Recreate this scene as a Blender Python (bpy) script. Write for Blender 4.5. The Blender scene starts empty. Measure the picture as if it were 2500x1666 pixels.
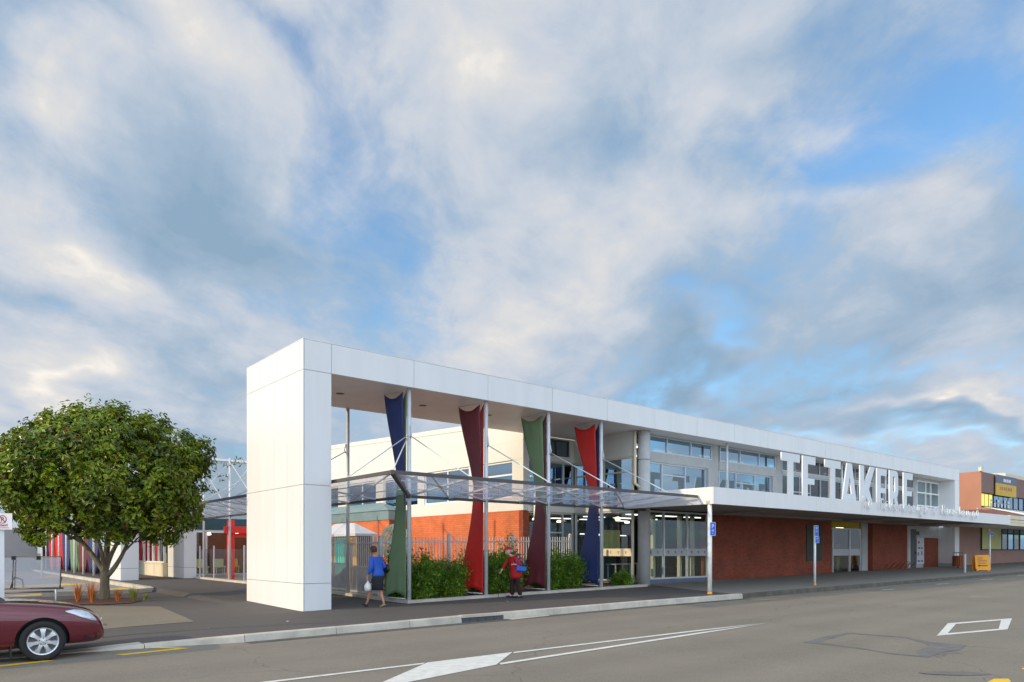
import bpy, bmesh, math, random
from mathutils import Vector, Matrix
import numpy as np
random.seed(7)
R=math.radians
sc=bpy.context.scene
COL=sc.collection
# ------------------------------------------------------------------ camera
ANG=R(49.96); CA,SA=math.cos(ANG),math.sin(ANG)
D=Vector((CA,SA,0)); RT=Vector((SA,-CA,0)); UP=Vector((0,0,1))
cam=bpy.data.cameras.new('camera'); co=bpy.data.objects.new('camera',cam); COL.objects.link(co)
co.location=(0,0,1.6); co.rotation_euler=(R(90),0,ANG-R(90))
cam.sensor_width=36; cam.lens=36*1752/2500; cam.shift_y=(1344-833)/2500; cam.clip_end=3000; cam.clip_start=.1
sc.camera=co
sc.view_settings.view_transform='Standard'; sc.view_settings.look='None'; sc.view_settings.gamma=1
sc.view_settings.exposure=0.16
# ------------------------------------------------------------------ sun
SUN_AZ,SUN_EL=R(14),R(20)
sl=bpy.data.lights.new('sun','SUN'); sl.energy=2.9; sl.angle=R(.9); sl.color=(1,.79,.50)
so=bpy.data.objects.new('sun',sl); COL.objects.link(so)
trav=Vector((math.cos(SUN_AZ)*math.cos(SUN_EL),-math.sin(SUN_AZ)*math.cos(SUN_EL),-math.sin(SUN_EL)))
so.rotation_euler=trav.to_track_quat('-Z','Y').to_euler(); so.location=(-30,20,30)
# ------------------------------------------------------------------ world: Nishita sky under procedural clouds
W=bpy.data.worlds.new("World"); sc.world=W; W.use_nodes=True
nt=W.node_tree; nt.nodes.clear()
def nd(t,**k):
    n=nt.nodes.new(t)
    for a,b in k.items(): setattr(n,a,b)
    return n
def lk(a,b): nt.links.new(a,b)
def mth(op,a,b=None,c=None,clamp=False):
    n=nd('ShaderNodeMath',operation=op,use_clamp=clamp)
    for i,v in enumerate((a,b,c)):
        if v is None: continue
        if hasattr(v,'links'): lk(v,n.inputs[i])
        else: n.inputs[i].default_value=v
    return n.outputs[0]
def vdot(a,v):
    n=nd('ShaderNodeVectorMath',operation='DOT_PRODUCT'); lk(a,n.inputs[0]); n.inputs[1].default_value=v
    return n.outputs['Value']
def comb(x,y,z=0):
    n=nd('ShaderNodeCombineXYZ')
    for i,v in enumerate((x,y,z)):
        if hasattr(v,'links'): lk(v,n.inputs[i])
        else: n.inputs[i].default_value=v
    return n.outputs[0]
tc=nd('ShaderNodeTexCoord').outputs['Generated']
dr=vdot(tc,RT); dd=vdot(tc,D); du=vdot(tc,UP)
den=mth('MAXIMUM',mth('ADD',dd,1.0),.05)
st=comb(mth('DIVIDE',dr,den),mth('DIVIDE',du,den))          # stereographic coordinates of the direction
def noise(vec,scale,detail=6,rough=.55,dist=0):
    n=nd('ShaderNodeTexNoise'); n.inputs['Scale'].default_value=scale; n.inputs['Detail'].default_value=detail
    n.inputs['Roughness'].default_value=rough; n.inputs['Distortion'].default_value=dist; lk(vec,n.inputs['Vector']); return n
# plane projected coordinates (cloud deck), streaks run along the street diagonal
px_=mth('DIVIDE',dr,mth('ADD',mth('MAXIMUM',du,0),.22)); py_=mth('DIVIDE',dd,mth('ADD',mth('MAXIMUM',du,0),.22))
deck=comb(px_,py_)
mp=nd('ShaderNodeMapping',vector_type='POINT'); lk(deck,mp.inputs[0]); mp.inputs['Rotation'].default_value=(0,0,R(-28)); mp.inputs['Scale'].default_value=(1.0,.72,1)
deckr=mp.outputs[0]
wn=noise(deckr,1.3,4,.5)
wv=nd('ShaderNodeVectorMath',operation='MULTIPLY_ADD'); lk(wn.outputs['Color'],wv.inputs[0]); wv.inputs[1].default_value=(.26,.26,0)
sub=nd('ShaderNodeVectorMath',operation='SUBTRACT'); lk(st,sub.inputs[0]); sub.inputs[1].default_value=(.13,.13,0); lk(sub.outputs[0],wv.inputs[2])
wst=wv.outputs[0]
def sterp(px,py):
    v=(D+RT*((px-1250)/1752)+UP*((1344-py)/1752)).normalized()
    return v.dot(RT)/(1+v.dot(D)), v.z/(1+v.dot(D))
def blobs(lst,start):
    acc=start
    for x,y,a,b,rot,amp in lst:
        cx,cy=sterp(x,y) if abs(x)>5 else (x,y)
        m=nd('ShaderNodeMapping',vector_type='TEXTURE'); lk(wst,m.inputs[0]); m.inputs['Location'].default_value=(cx,cy,0)
        m.inputs['Rotation'].default_value=(0,0,R(rot)); m.inputs['Scale'].default_value=(a/1752*.58,b/1752*.58,1)
        g=nd('ShaderNodeTexGradient',gradient_type='QUADRATIC_SPHERE'); lk(m.outputs[0],g.inputs[0])
        acc=mth('MULTIPLY_ADD',g.outputs['Fac'],amp,acc)
    return acc
n1=noise(deckr,1.9,9,.52,.15).outputs['Fac']
n2=noise(wst,4.6,8,.55,.3).outputs['Fac']
n3=noise(deckr,5.5,8,.62,.3).outputs['Fac']
n4=noise(wst,13.0,7,.6,.4).outputs['Fac']
# coverage: + cloud, - blue gap      (px,py,rx,ry,rotation,amp) in directions of the view
cover=blobs([(745,250,420,120,-55,-.62),(930,250,130,260,20,-.4),(2420,170,330,330,20,-.46),(2200,420,420,120,35,-.28),
    (1850,790,420,130,10,-.30),(1000,620,220,300,0,-.22),(2420,860,420,90,-8,-.25),(1700,870,330,70,-10,-.35),(2300,1130,300,50,-5,-.3),(60,800,300,140,10,-.22),
    (700,760,300,160,0,-.22),(1.0,.17,330,330,0,-1.1),(.86,.10,200,160,0,-.8),(.74,.14,180,150,0,-.5),(1500,420,240,120,0,-.15),(560,1000,220,160,0,-.15),
    (350,170,430,260,-20,.5),(1250,220,500,330,0,.55),(1850,130,560,300,5,.4),(420,560,430,300,0,.3),(1450,640,560,280,15,.5),(2280,640,300,160,-15,.3),(100,1000,330,180,0,.4),(1000,880,400,200,12,.3),(1800,1010,320,80,-8,.5),(2420,970,200,100,10,.3)],.10)
cov=mth('ADD',cover,mth('MULTIPLY_ADD',n1,1.2,-.6)); cov=mth('ADD',cov,mth('MULTIPLY_ADD',n2,1.5,-.75)); cov=mth('ADD',cov,mth('MULTIPLY_ADD',n3,.9,-.45)); cov=mth('ADD',cov,mth('MULTIPLY_ADD',n4,.6,-.3))
cov=mth('MULTIPLY_ADD',cov,1.25,.76,clamp=True)
sm=nd('ShaderNodeMapRange',interpolation_type='SMOOTHSTEP'); lk(cov,sm.inputs[0]); sm.inputs[1].default_value=0; sm.inputs[2].default_value=1; sm.inputs[3].default_value=.10; sm.inputs[4].default_value=1
cov=sm.outputs[0]
bright=blobs([(350,130,330,230,-20,.62),(110,260,260,160,-35,.45),(1230,230,560,340,0,.36),(1900,190,620,300,0,.26),(130,560,260,160,-15,.5),(380,660,260,160,0,.3),
    (1430,650,520,230,12,.42),(1050,820,360,200,15,.3),(80,1010,260,130,0,.55),(1760,1005,230,40,-8,.75),(2330,1000,260,40,-8,.45),(2440,950,200,110,0,.35),(2150,330,260,120,-15,.3),(2080,560,260,80,-5,.2),(760,40,300,130,0,.3),(900,420,240,140,0,.12),
    (30,60,280,170,0,-.5),(430,480,460,220,-10,-.42),(680,580,360,220,-10,-.36),(540,1000,340,180,10,-.34),(1500,400,300,160,0,-.22),(1760,830,460,160,8,-.45),(1680,960,330,90,-8,-.62),(2250,740,460,140,5,-.34),(2300,1050,420,80,-5,-.40),(2050,920,500,90,0,-.35),(60,760,300,120,0,-.25)],.42)
br=mth('ADD',bright,mth('MULTIPLY_ADD',n1,1.0,-.5)); br=mth('ADD',br,mth('MULTIPLY_ADD',n2,.9,-.45)); br=mth('ADD',br,mth('MULTIPLY_ADD',n4,.55,-.275)); br=mth('ADD',br,mth('MULTIPLY_ADD',n3,.8,-.4),clamp=True)
cr=nd('ShaderNodeValToRGB'); lk(br,cr.inputs[0])
el=cr.color_ramp.elements; el[0].position=0; el[0].color=(.25,.37,.50,1); el[1].position=1; el[1].color=(.93,.86,.78,1)
for p,c in ((.3,(.36,.46,.58,1)),(.55,(.52,.57,.65,1)),(.78,(.66,.66,.66,1))):
    e=el.new(p); e.color=c
sky=nd('ShaderNodeTexSky',sky_type='NISHITA',sun_disc=False); sky.sun_elevation=SUN_EL; sky.sun_rotation=R(270)+SUN_AZ; sky.air_density=1.0; sky.dust_density=.6; sky.ozone_density=2.0
SKY=.13
cs=nd('ShaderNodeVectorMath',operation='SCALE'); lk(cr.outputs[0],cs.inputs[0]); cs.inputs[3].default_value=1/SKY
# brightness added to unseen clouds behind the viewer, to fill the shaded walls
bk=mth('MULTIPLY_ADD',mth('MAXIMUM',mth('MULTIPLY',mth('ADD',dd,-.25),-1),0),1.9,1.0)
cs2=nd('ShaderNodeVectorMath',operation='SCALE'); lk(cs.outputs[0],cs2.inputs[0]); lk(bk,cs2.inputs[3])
bl=nd('ShaderNodeVectorMath',operation='MULTIPLY'); lk(sky.outputs[0],bl.inputs[0]); bl.inputs[1].default_value=(1.15,1.55,1.72)
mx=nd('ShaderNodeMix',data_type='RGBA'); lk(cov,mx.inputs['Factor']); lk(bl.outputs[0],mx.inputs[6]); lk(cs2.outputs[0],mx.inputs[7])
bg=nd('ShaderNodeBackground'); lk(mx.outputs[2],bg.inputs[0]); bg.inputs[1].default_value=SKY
wo=nd('ShaderNodeOutputWorld'); lk(bg.outputs[0],wo.inputs[0])
W.cycles.sampling_method='MANUAL'; W.cycles.sample_map_resolution=512
# ------------------------------------------------------------------ materials
def newmat(name):
    m=bpy.data.materials.new(name); m.use_nodes=True; t=m.node_tree; t.nodes.clear(); return m,t
def mat(name,col,rough=.6,metal=0,var=.12,vscale=3.0,bump=0,bscale=60,spec=.5,col2=None,island=0,emit=None,estr=0,stretch=None,coat=0,trans=0):
    m,t=newmat(name); N=t.nodes.new; L=t.links.new
    out=N('ShaderNodeOutputMaterial'); p=N('ShaderNodeBsdfPrincipled'); L(p.outputs[0],out.inputs[0])
    p.inputs['Roughness'].default_value=rough; p.inputs['Metallic'].default_value=metal; p.inputs['Specular IOR Level'].default_value=spec
    p.inputs['Coat Weight'].default_value=coat
    tcn=N('ShaderNodeTexCoord'); src=tcn.outputs['Object']
    if stretch:
        mpn=N('ShaderNodeMapping'); mpn.inputs['Scale'].default_value=stretch; L(src,mpn.inputs[0]); src=mpn.outputs[0]
    n=N('ShaderNodeTexNoise'); n.inputs['Scale'].default_value=vscale; n.inputs['Detail'].default_value=6; n.inputs['Roughness'].default_value=.6; L(src,n.inputs['Vector'])
    mr=N('ShaderNodeMapRange'); L(n.outputs['Fac'],mr.inputs[0]); mr.inputs[1].default_value=.3; mr.inputs[2].default_value=.7
    r=N('ShaderNodeMix'); r.data_type='RGBA'; L(mr.outputs[0],r.inputs['Factor'])
    a=[c*(1-var) for c in col[:3]]+[1]; b=[min(1,c*(1+var)) for c in (col2 or col)[:3]]+[1]
    r.inputs[6].default_value=a; r.inputs[7].default_value=b; last=r.outputs[2]
    if island:
        g=N('ShaderNodeNewGeometry'); h=N('ShaderNodeHueSaturation'); L(last,h.inputs['Color'])
        mm=N('ShaderNodeMapRange'); L(g.outputs['Random Per Island'],mm.inputs[0]); mm.inputs[3].default_value=1-island; mm.inputs[4].default_value=1+island; L(mm.outputs[0],h.inputs['Value'])
        m2=N('ShaderNodeMath'); m2.operation='FRACT'; m3=N('ShaderNodeMath'); m3.operation='MULTIPLY'; m3.inputs[1].default_value=7.13; L(g.outputs['Random Per Island'],m3.inputs[0]); L(m3.outputs[0],m2.inputs[0])
        m4=N('ShaderNodeMapRange'); L(m2.outputs[0],m4.inputs[0]); m4.inputs[3].default_value=.465; m4.inputs[4].default_value=.52; L(m4.outputs[0],h.inputs['Hue']); last=h.outputs[0]
    L(last,p.inputs['Base Color'])
    if bump:
        n2=N('ShaderNodeTexNoise'); n2.inputs['Scale'].default_value=bscale; n2.inputs['Detail'].default_value=4; L(src,n2.inputs['Vector'])
        bp=N('ShaderNodeBump'); bp.inputs['Strength'].default_value=bump; bp.inputs['Distance'].default_value=.01; L(n2.outputs['Fac'],bp.inputs['Height']); L(bp.outputs[0],p.inputs['Normal'])
    if emit: p.inputs['Emission Color'].default_value=(*emit,1); p.inputs['Emission Strength'].default_value=estr
    if trans:
        p.inputs['Subsurface Weight'].default_value=0
        tr=N('ShaderNodeBsdfTranslucent'); L(last,tr.inputs[0]); ms=N('ShaderNodeMixShader'); ms.inputs[0].default_value=trans; L(p.outputs[0],ms.inputs[1]); L(tr.outputs[0],ms.inputs[2]); L(ms.outputs[0],out.inputs[0])
    return m
def glass(name,tint,refl,rough=.01,fres=True,tintr=(.9,.95,1)):
    m,t=newmat(name); N=t.nodes.new; L=t.links.new
    out=N('ShaderNodeOutputMaterial'); a=N('ShaderNodeBsdfTransparent'); a.inputs[0].default_value=(*tint,1)
    g=N('ShaderNodeBsdfGlossy'); g.inputs['Roughness'].default_value=rough; g.inputs[0].default_value=(*tintr,1)
    ms=N('ShaderNodeMixShader'); L(a.outputs[0],ms.inputs[1]); L(g.outputs[0],ms.inputs[2]); L(ms.outputs[0],out.inputs[0])
    lw=N('ShaderNodeFresnel'); lw.inputs[0].default_value=1.5
    ad=N('ShaderNodeMath'); ad.operation='ADD'; ad.use_clamp=True; L(lw.outputs[0],ad.inputs[0]); ad.inputs[1].default_value=refl; ge=N('ShaderNodeNewGeometry'); iv=N('ShaderNodeMath'); iv.operation='SUBTRACT'; iv.inputs[0].default_value=1; L(ge.outputs['Backfacing'],iv.inputs[1]); mu=N('ShaderNodeMath'); mu.operation='MULTIPLY'; L(ad.outputs[0],mu.inputs[0]); L(iv.outputs[0],mu.inputs[1]); L(mu.outputs[0],ms.inputs[0])
    return m
def canglass(k=.17,col=(.52,.53,.57)):
    m,t=newmat('canopy_glass'); N=t.nodes.new; L=t.links.new
    out=N('ShaderNodeOutputMaterial'); a=N('ShaderNodeBsdfTransparent'); a.inputs[0].default_value=(.93,.93,.96,1); b=N('ShaderNodeBsdfTranslucent'); b.inputs[0].default_value=(*col,1)
    d=N('ShaderNodeBsdfGlossy'); d.inputs[0].default_value=(.9,.9,.95,1); d.inputs['Roughness'].default_value=.12
    m1=N('ShaderNodeMixShader'); m1.inputs[0].default_value=k; L(a.outputs[0],m1.inputs[1]); L(b.outputs[0],m1.inputs[2]); m2=N('ShaderNodeMixShader'); m2.inputs[0].default_value=.10; L(m1.outputs[0],m2.inputs[1]); L(d.outputs[0],m2.inputs[2]); L(m2.outputs[0],out.inputs[0]); return m
def brickmat(name,c1,c2,mortar,sc_=1.0):
    m,t=newmat(name); N=t.nodes.new; L=t.links.new
    out=N('ShaderNodeOutputMaterial'); p=N('ShaderNodeBsdfPrincipled'); L(p.outputs[0],out.inputs[0]); p.inputs['Roughness'].default_value=.85
    g=N('ShaderNodeNewGeometry'); s=N('ShaderNodeSeparateXYZ'); L(g.outputs['Position'],s.inputs[0])
    a=N('ShaderNodeMath'); L(s.outputs[0],a.inputs[0]); L(s.outputs[1],a.inputs[1]); c=N('ShaderNodeCombineXYZ'); L(a.outputs[0],c.inputs[0]); L(s.outputs[2],c.inputs[1])
    b=N('ShaderNodeTexBrick'); L(c.outputs[0],b.inputs['Vector']); b.inputs['Scale'].default_value=1; b.inputs['Brick Width'].default_value=.24*sc_; b.inputs['Row Height'].default_value=.086*sc_; b.inputs['Mortar Size'].default_value=.009; b.inputs['Mortar Smooth'].default_value=.3
    b.inputs['Color1'].default_value=(*c1,1); b.inputs['Color2'].default_value=(*c2,1); b.inputs['Mortar'].default_value=(*mortar,1); b.inputs['Bias'].default_value=0
    n=N('ShaderNodeTexNoise'); n.inputs['Scale'].default_value=1.2; n.inputs['Detail'].default_value=6; L(g.outputs['Position'],n.inputs['Vector'])
    h=N('ShaderNodeHueSaturation'); L(b.outputs['Color'],h.inputs['Color']); mr=N('ShaderNodeMapRange'); L(n.outputs['Fac'],mr.inputs[0]); mr.inputs[1].default_value=.3; mr.inputs[2].default_value=.7; mr.inputs[3].default_value=.8; mr.inputs[4].default_value=1.15; L(mr.outputs[0],h.inputs['Value']); L(h.outputs[0],p.inputs['Base Color'])
    bp=N('ShaderNodeBump'); bp.inputs['Strength'].default_value=.5; bp.inputs['Distance'].default_value=.008; bp.invert=True; L(b.outputs['Fac'],bp.inputs['Height']); L(bp.outputs[0],p.inputs['Normal'])
    return m
def asphalt(name,col,patch=.12,lanes=False):
    m,t=newmat(name); N=t.nodes.new; L=t.links.new
    out=N('ShaderNodeOutputMaterial'); p=N('ShaderNodeBsdfPrincipled'); L(p.outputs[0],out.inputs[0]); p.inputs['Roughness'].default_value=.85; p.inputs['Specular IOR Level'].default_value=.3
    g=N('ShaderNodeNewGeometry'); pos=g.outputs['Position']
    def nz(s,d,v=pos):
        n=N('ShaderNodeTexNoise'); n.inputs['Scale'].default_value=s; n.inputs['Detail'].default_value=d; L(v,n.inputs['Vector']); return n.outputs['Fac']
    mpn=N('ShaderNodeMapping'); mpn.inputs['Scale'].default_value=(.12,1.0,1); L(pos,mpn.inputs[0])
    parts=[(nz(.35,5),patch*2.2),(nz(1.0,5,mpn.outputs[0]),patch*1.8),(nz(4,6),patch),(nz(38,3),.75)]
    last=None
    for o,w in parts:
        x=N('ShaderNodeMath'); x.operation='MULTIPLY_ADD'; L(o,x.inputs[0]); x.inputs[1].default_value=w; x.inputs[2].default_value=-w*.5
        if last is None: last=x.outputs[0]
        else:
            y=N('ShaderNodeMath'); L(last,y.inputs[0]); L(x.outputs[0],y.inputs[1]); last=y.outputs[0]
    if lanes:
        sx_=N('ShaderNodeSeparateXYZ'); L(pos,sx_.inputs[0]); wv_=N('ShaderNodeMath'); wv_.operation='SINE'; sc2=N('ShaderNodeMath'); sc2.operation='MULTIPLY_ADD'; L(sx_.outputs[1],sc2.inputs[0]); sc2.inputs[1].default_value=3.7; sc2.inputs[2].default_value=.6; L(sc2.outputs[0],wv_.inputs[0])
        w2=N('ShaderNodeMath'); w2.operation='MULTIPLY'; L(wv_.outputs[0],w2.inputs[0]); w2.inputs[1].default_value=.035; y0=N('ShaderNodeMath'); L(last,y0.inputs[0]); L(w2.outputs[0],y0.inputs[1]); last=y0.outputs[0]
        cv=N('ShaderNodeTexVoronoi'); cv.feature='DISTANCE_TO_EDGE'; cv.inputs['Scale'].default_value=.16; wn_=N('ShaderNodeTexNoise'); wn_.inputs['Scale'].default_value=1.1; L(pos,wn_.inputs['Vector']); av=N('ShaderNodeVectorMath'); L(pos,av.inputs[0]); L(wn_.outputs['Color'],av.inputs[1]); L(av.outputs[0],cv.inputs['Vector'])
        cl=N('ShaderNodeMath'); cl.operation='LESS_THAN'; L(cv.outputs['Distance'],cl.inputs[0]); cl.inputs[1].default_value=.0022; c3=N('ShaderNodeMath'); c3.operation='MULTIPLY_ADD'; L(cl.outputs[0],c3.inputs[0]); c3.inputs[1].default_value=-.22; L(last,c3.inputs[2]); last=c3.outputs[0]
    y=N('ShaderNodeMath'); L(last,y.inputs[0]); y.inputs[1].default_value=1.0
    h=N('ShaderNodeHueSaturation'); h.inputs['Color'].default_value=(*col,1); L(y.outputs[0],h.inputs['Value'])
    v=N('ShaderNodeTexVoronoi'); v.inputs['Scale'].default_value=.9; L(pos,v.inputs['Vector'])            # scattered chips and chewing-gum spots
    lt=N('ShaderNodeMath'); lt.operation='LESS_THAN'; L(v.outputs['Distance'],lt.inputs[0]); lt.inputs[1].default_value=.017
    mi=N('ShaderNodeMix'); mi.data_type='RGBA'; L(lt.outputs[0],mi.inputs['Factor']); L(h.outputs[0],mi.inputs[6]); mi.inputs[7].default_value=(.34,.33,.30,1); L(mi.outputs[2],p.inputs['Base Color'])
    bp=N('ShaderNodeBump'); bp.inputs['Strength'].default_value=.35; bp.inputs['Distance'].default_value=.006; L(nz(90,3),bp.inputs['Height']); L(bp.outputs[0],p.inputs['Normal'])
    return m
MT=dict(
 panel=mat('white_panel',(.765,.76,.75),.30,0,.04,.8,spec=.5,stretch=(2.5,2.5,.22)), seam=mat('dark_seam',(.16,.16,.17),.7),
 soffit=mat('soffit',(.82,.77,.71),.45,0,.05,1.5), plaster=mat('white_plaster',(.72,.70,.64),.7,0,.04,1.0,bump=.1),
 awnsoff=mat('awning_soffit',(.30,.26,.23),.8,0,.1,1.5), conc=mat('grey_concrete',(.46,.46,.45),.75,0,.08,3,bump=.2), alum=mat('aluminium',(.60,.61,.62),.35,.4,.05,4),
 steel=mat('galvanised_steel',(.62,.64,.66),.4,.15,.08,5), dsteel=mat('dark_steel',(.10,.09,.09),.5,.3,.1,5), white=mat('white_paint',(.82,.82,.80),.5,0,.05,3),
 letter=mat('letter_white',(.72,.74,.755),.45,0,.03,2), redbrick=brickmat('red_brick',(.225,.042,.016),(.30,.062,.024),(.19,.075,.05)), sunbrick=brickmat('sunlit_brick',(.64,.155,.052),(.72,.19,.065),(.42,.12,.05)),  # orange brick is the red brick with sunlight put into its colour
 road=asphalt('road_asphalt',(.215,.189,.152),.15,True), pave=asphalt('forecourt_asphalt',(.100,.088,.081),.14), path=asphalt('path_concrete',(.23,.215,.185),.10), brownpath=asphalt('olive_asphalt',(.20,.17,.125),.12),
 lot=asphalt('lot_asphalt',(.26,.245,.22),.1), kerb=mat('kerb_concrete',(.52,.47,.39),.8,0,.2,2.2,bump=.3), dkerb=mat('old_kerb',(.10,.09,.07),.9,0,.3,3,bump=.3), ground=mat('bare_ground',(.16,.16,.10),.95,0,.25,.2),
 mark=mat('road_paint',(.66,.65,.61),.7,0,.14,6), ymark=mat('yellow_paint',(.80,.50,.02),.7,0,.12,5), lotyel=mat('lot_yellow',(.62,.38,.06),.8,0,.35,2.5), tar=mat('tar_patch',(.145,.138,.13),.8,0,.2,4), 
 glass=glass('window_glass',(.30,.38,.42),.38,tintr=(.60,.82,1.0)), glassk=glass('dark_window_glass',(.24,.27,.29),.06), glassd=glass('entrance_glass',(.84,.9,.9),.04), canopyglass=canglass(), meshglass=canglass(.38,(.42,.43,.44)), clear=glass('clear_glass',(.96,.97,.97),.0),
 navy=mat('navy_fabric',(.028,.045,.16),.55,0,.1,2,trans=.12), green=mat('green_fabric',(.19,.29,.15),.6,0,.06,2,trans=.15), maroon=mat('maroon_fabric',(.17,.030,.038),.55,0,.1,2,trans=.12), red=mat('red_fabric',(.66,.022,.016),.55,0,.08,2,trans=.15), purple=mat('purple_fabric',(.15,.05,.09),.55,0,.1,2,trans=.12),
 bark=mat('bark',(.16,.13,.085),.9,0,.35,7,bump=.7,bscale=25,stretch=(1,1,.3)), leaf=mat('leaf',(.055,.115,.005),.33,0,.45,1.0,col2=(.175,.235,.009),island=.55,trans=.25), rleaf=mat('red_leaf',(.22,.05,.015),.5,0,.3,3,island=.4), 
 bush=mat('shrub_leaf',(.055,.165,.008),.5,0,.4,1.5,col2=(.14,.27,.012),island=.5,trans=.2), tuft=mat('orange_flax',(.50,.19,.03),.6,0,.3,4,island=.4,trans=.2), gtuft=mat('green_flax',(.22,.24,.03),.6,0,.3,4,island=.4,trans=.2), mulch=mat('bark_mulch',(.10,.035,.02),.95,0,.5,14,bump=1,bscale=30),
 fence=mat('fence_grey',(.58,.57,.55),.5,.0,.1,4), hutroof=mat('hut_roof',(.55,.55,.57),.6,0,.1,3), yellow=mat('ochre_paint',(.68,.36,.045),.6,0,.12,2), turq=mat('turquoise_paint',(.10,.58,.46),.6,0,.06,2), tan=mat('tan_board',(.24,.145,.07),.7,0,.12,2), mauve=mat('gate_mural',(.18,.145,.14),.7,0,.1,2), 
 teal=mat('teal_roof',(.17,.25,.26),.5,0,.12,1.2), disc=mat('carved_disc',(.72,.76,.56),.6,0,.12,6), redpaint=mat('red_paint',(.85,.025,.012),.4,0,.08,3), cream=mat('cream_wall',(.70,.62,.45),.75,0,.06,2), paleblue=mat('pale_blue_wall',(.42,.50,.55),.7,0,.05,1), greyb=mat('grey_block_wall',(.33,.33,.32),.85,0,.05,1,bump=.2), 
 orange=mat('orange_render',(.40,.185,.12),.8,0,.06,1), pink=mat('pink_brown_render',(.36,.21,.17),.8,0,.08,1), brown=mat('brown_band',(.22,.135,.115),.8,0,.06,1), slate=mat('slate_sign',(.13,.15,.22),.6,0,.1,2), signyel=mat('sign_yellow',(.62,.38,.03),.5,0,.12,3), black=mat('black_frame',(.015,.015,.017),.45), lime=mat('lime_blind',(.55,.56,.24),.7,0,.06,2), 
 blue=mat('blue_sign',(.008,.11,.62),.4,0,.1,4), signw=mat('sign_white',(.62,.62,.66),.5,0,.04,4), signr=mat('sign_red',(.30,.015,.06),.6), safety=mat('safety_yellow',(.90,.36,.008),.5,0,.06,4), wood=mat('bin_timber',(.34,.09,.03),.6,0,.25,6,stretch=(1,1,.2)), 
 car=mat('maroon_car_paint',(.135,.006,.018),.22,.25,.03,1,coat=1.0,spec=.6), tyre=mat('tyre_rubber',(.018,.018,.019),.8,0,.1,6), rim=mat('alloy_rim',(.70,.71,.73),.28,.7,.03,4), chrome=mat('chrome',(.8,.8,.82),.12,1,.02,4), lamp=mat('headlamp',(.62,.68,.74),.12,.5,.2,14,coat=1), cglass=mat('car_glass',(.012,.016,.018),.05,0,.1,2,spec=.8), amber=mat('amber',(.8,.25,.02),.3),
 skin=mat('skin',(.52,.25,.15),.6,0,.08,9), skinp=mat('pale_skin',(.66,.40,.31),.6,0,.08,9), bluecoat=mat('blue_jacket',(.02,.095,.46),.75,0,.14,14,bump=.3), skirt=mat('dark_skirt',(.014,.016,.022),.85), hair=mat('brown_hair',(.055,.026,.016),.7,0,.3,20,bump=.6), ghair=mat('white_hair',(.6,.58,.56),.8), redcoat=mat('red_coat',(.46,.010,.012),.8,0,.1,9,bump=.3), trousers=mat('dark_plum_trousers',(.03,.007,.015),.85), shoe=mat('dark_shoe',(.012,.012,.014),.5), tanshoe=mat('tan_shoe',(.35,.24,.14),.5), bag=mat('black_bag',(.010,.010,.014),.4), bluebag=mat('blue_handbag',(.008,.11,.50),.4), plas=mat('plastic_bag',(.75,.75,.72),.4,0,.15,20,bump=.8,bscale=20), cane=mat('cane',(.10,.06,.03),.5),
 int_w=mat('interior_wall',(.38,.37,.34),.9), int_f=mat('interior_floor',(.14,.13,.12),.8), int_d=mat('interior_dark',(.06,.065,.07),.9), intteal=mat('interior_teal',(.035,.085,.10),.8), blind=mat('window_blind',(.62,.62,.60),.8), tube=mat('light_tube',(.9,.9,.9),.5,emit=(1,.96,.85),estr=1.9), warm=mat('warm_lamp',(.9,.8,.6),.5,emit=(1,.80,.45),estr=5), yellit=mat('lit_yellow_wall',(.30,.22,.015),.8,emit=(.7,.55,.03),estr=.03), yelwin=mat('lit_shop_window',(.7,.6,.1),.6,emit=(.95,.80,.18),estr=.55), orangeint=mat('orange_display',(.40,.13,.02),.8), interbrown=mat('brown_interior',(.12,.045,.02),.8), motif=mat('motif_grey',(.10,.10,.10),.7), bandw=mat('frosted_band',(.50,.50,.51),.5,0,.03,3), gboard=mat('dark_green_board',(.035,.045,.028),.6,0,.15,1.5), poster=mat('white_poster',(.62,.62,.66),.5,0,.03,3), dgrey=mat('dark_grey_door',(.085,.09,.10),.6), cyanl=mat('cyan_lamp',(.3,.9,.7),.5,emit=(.3,1,.75),estr=1.0),
)
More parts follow.
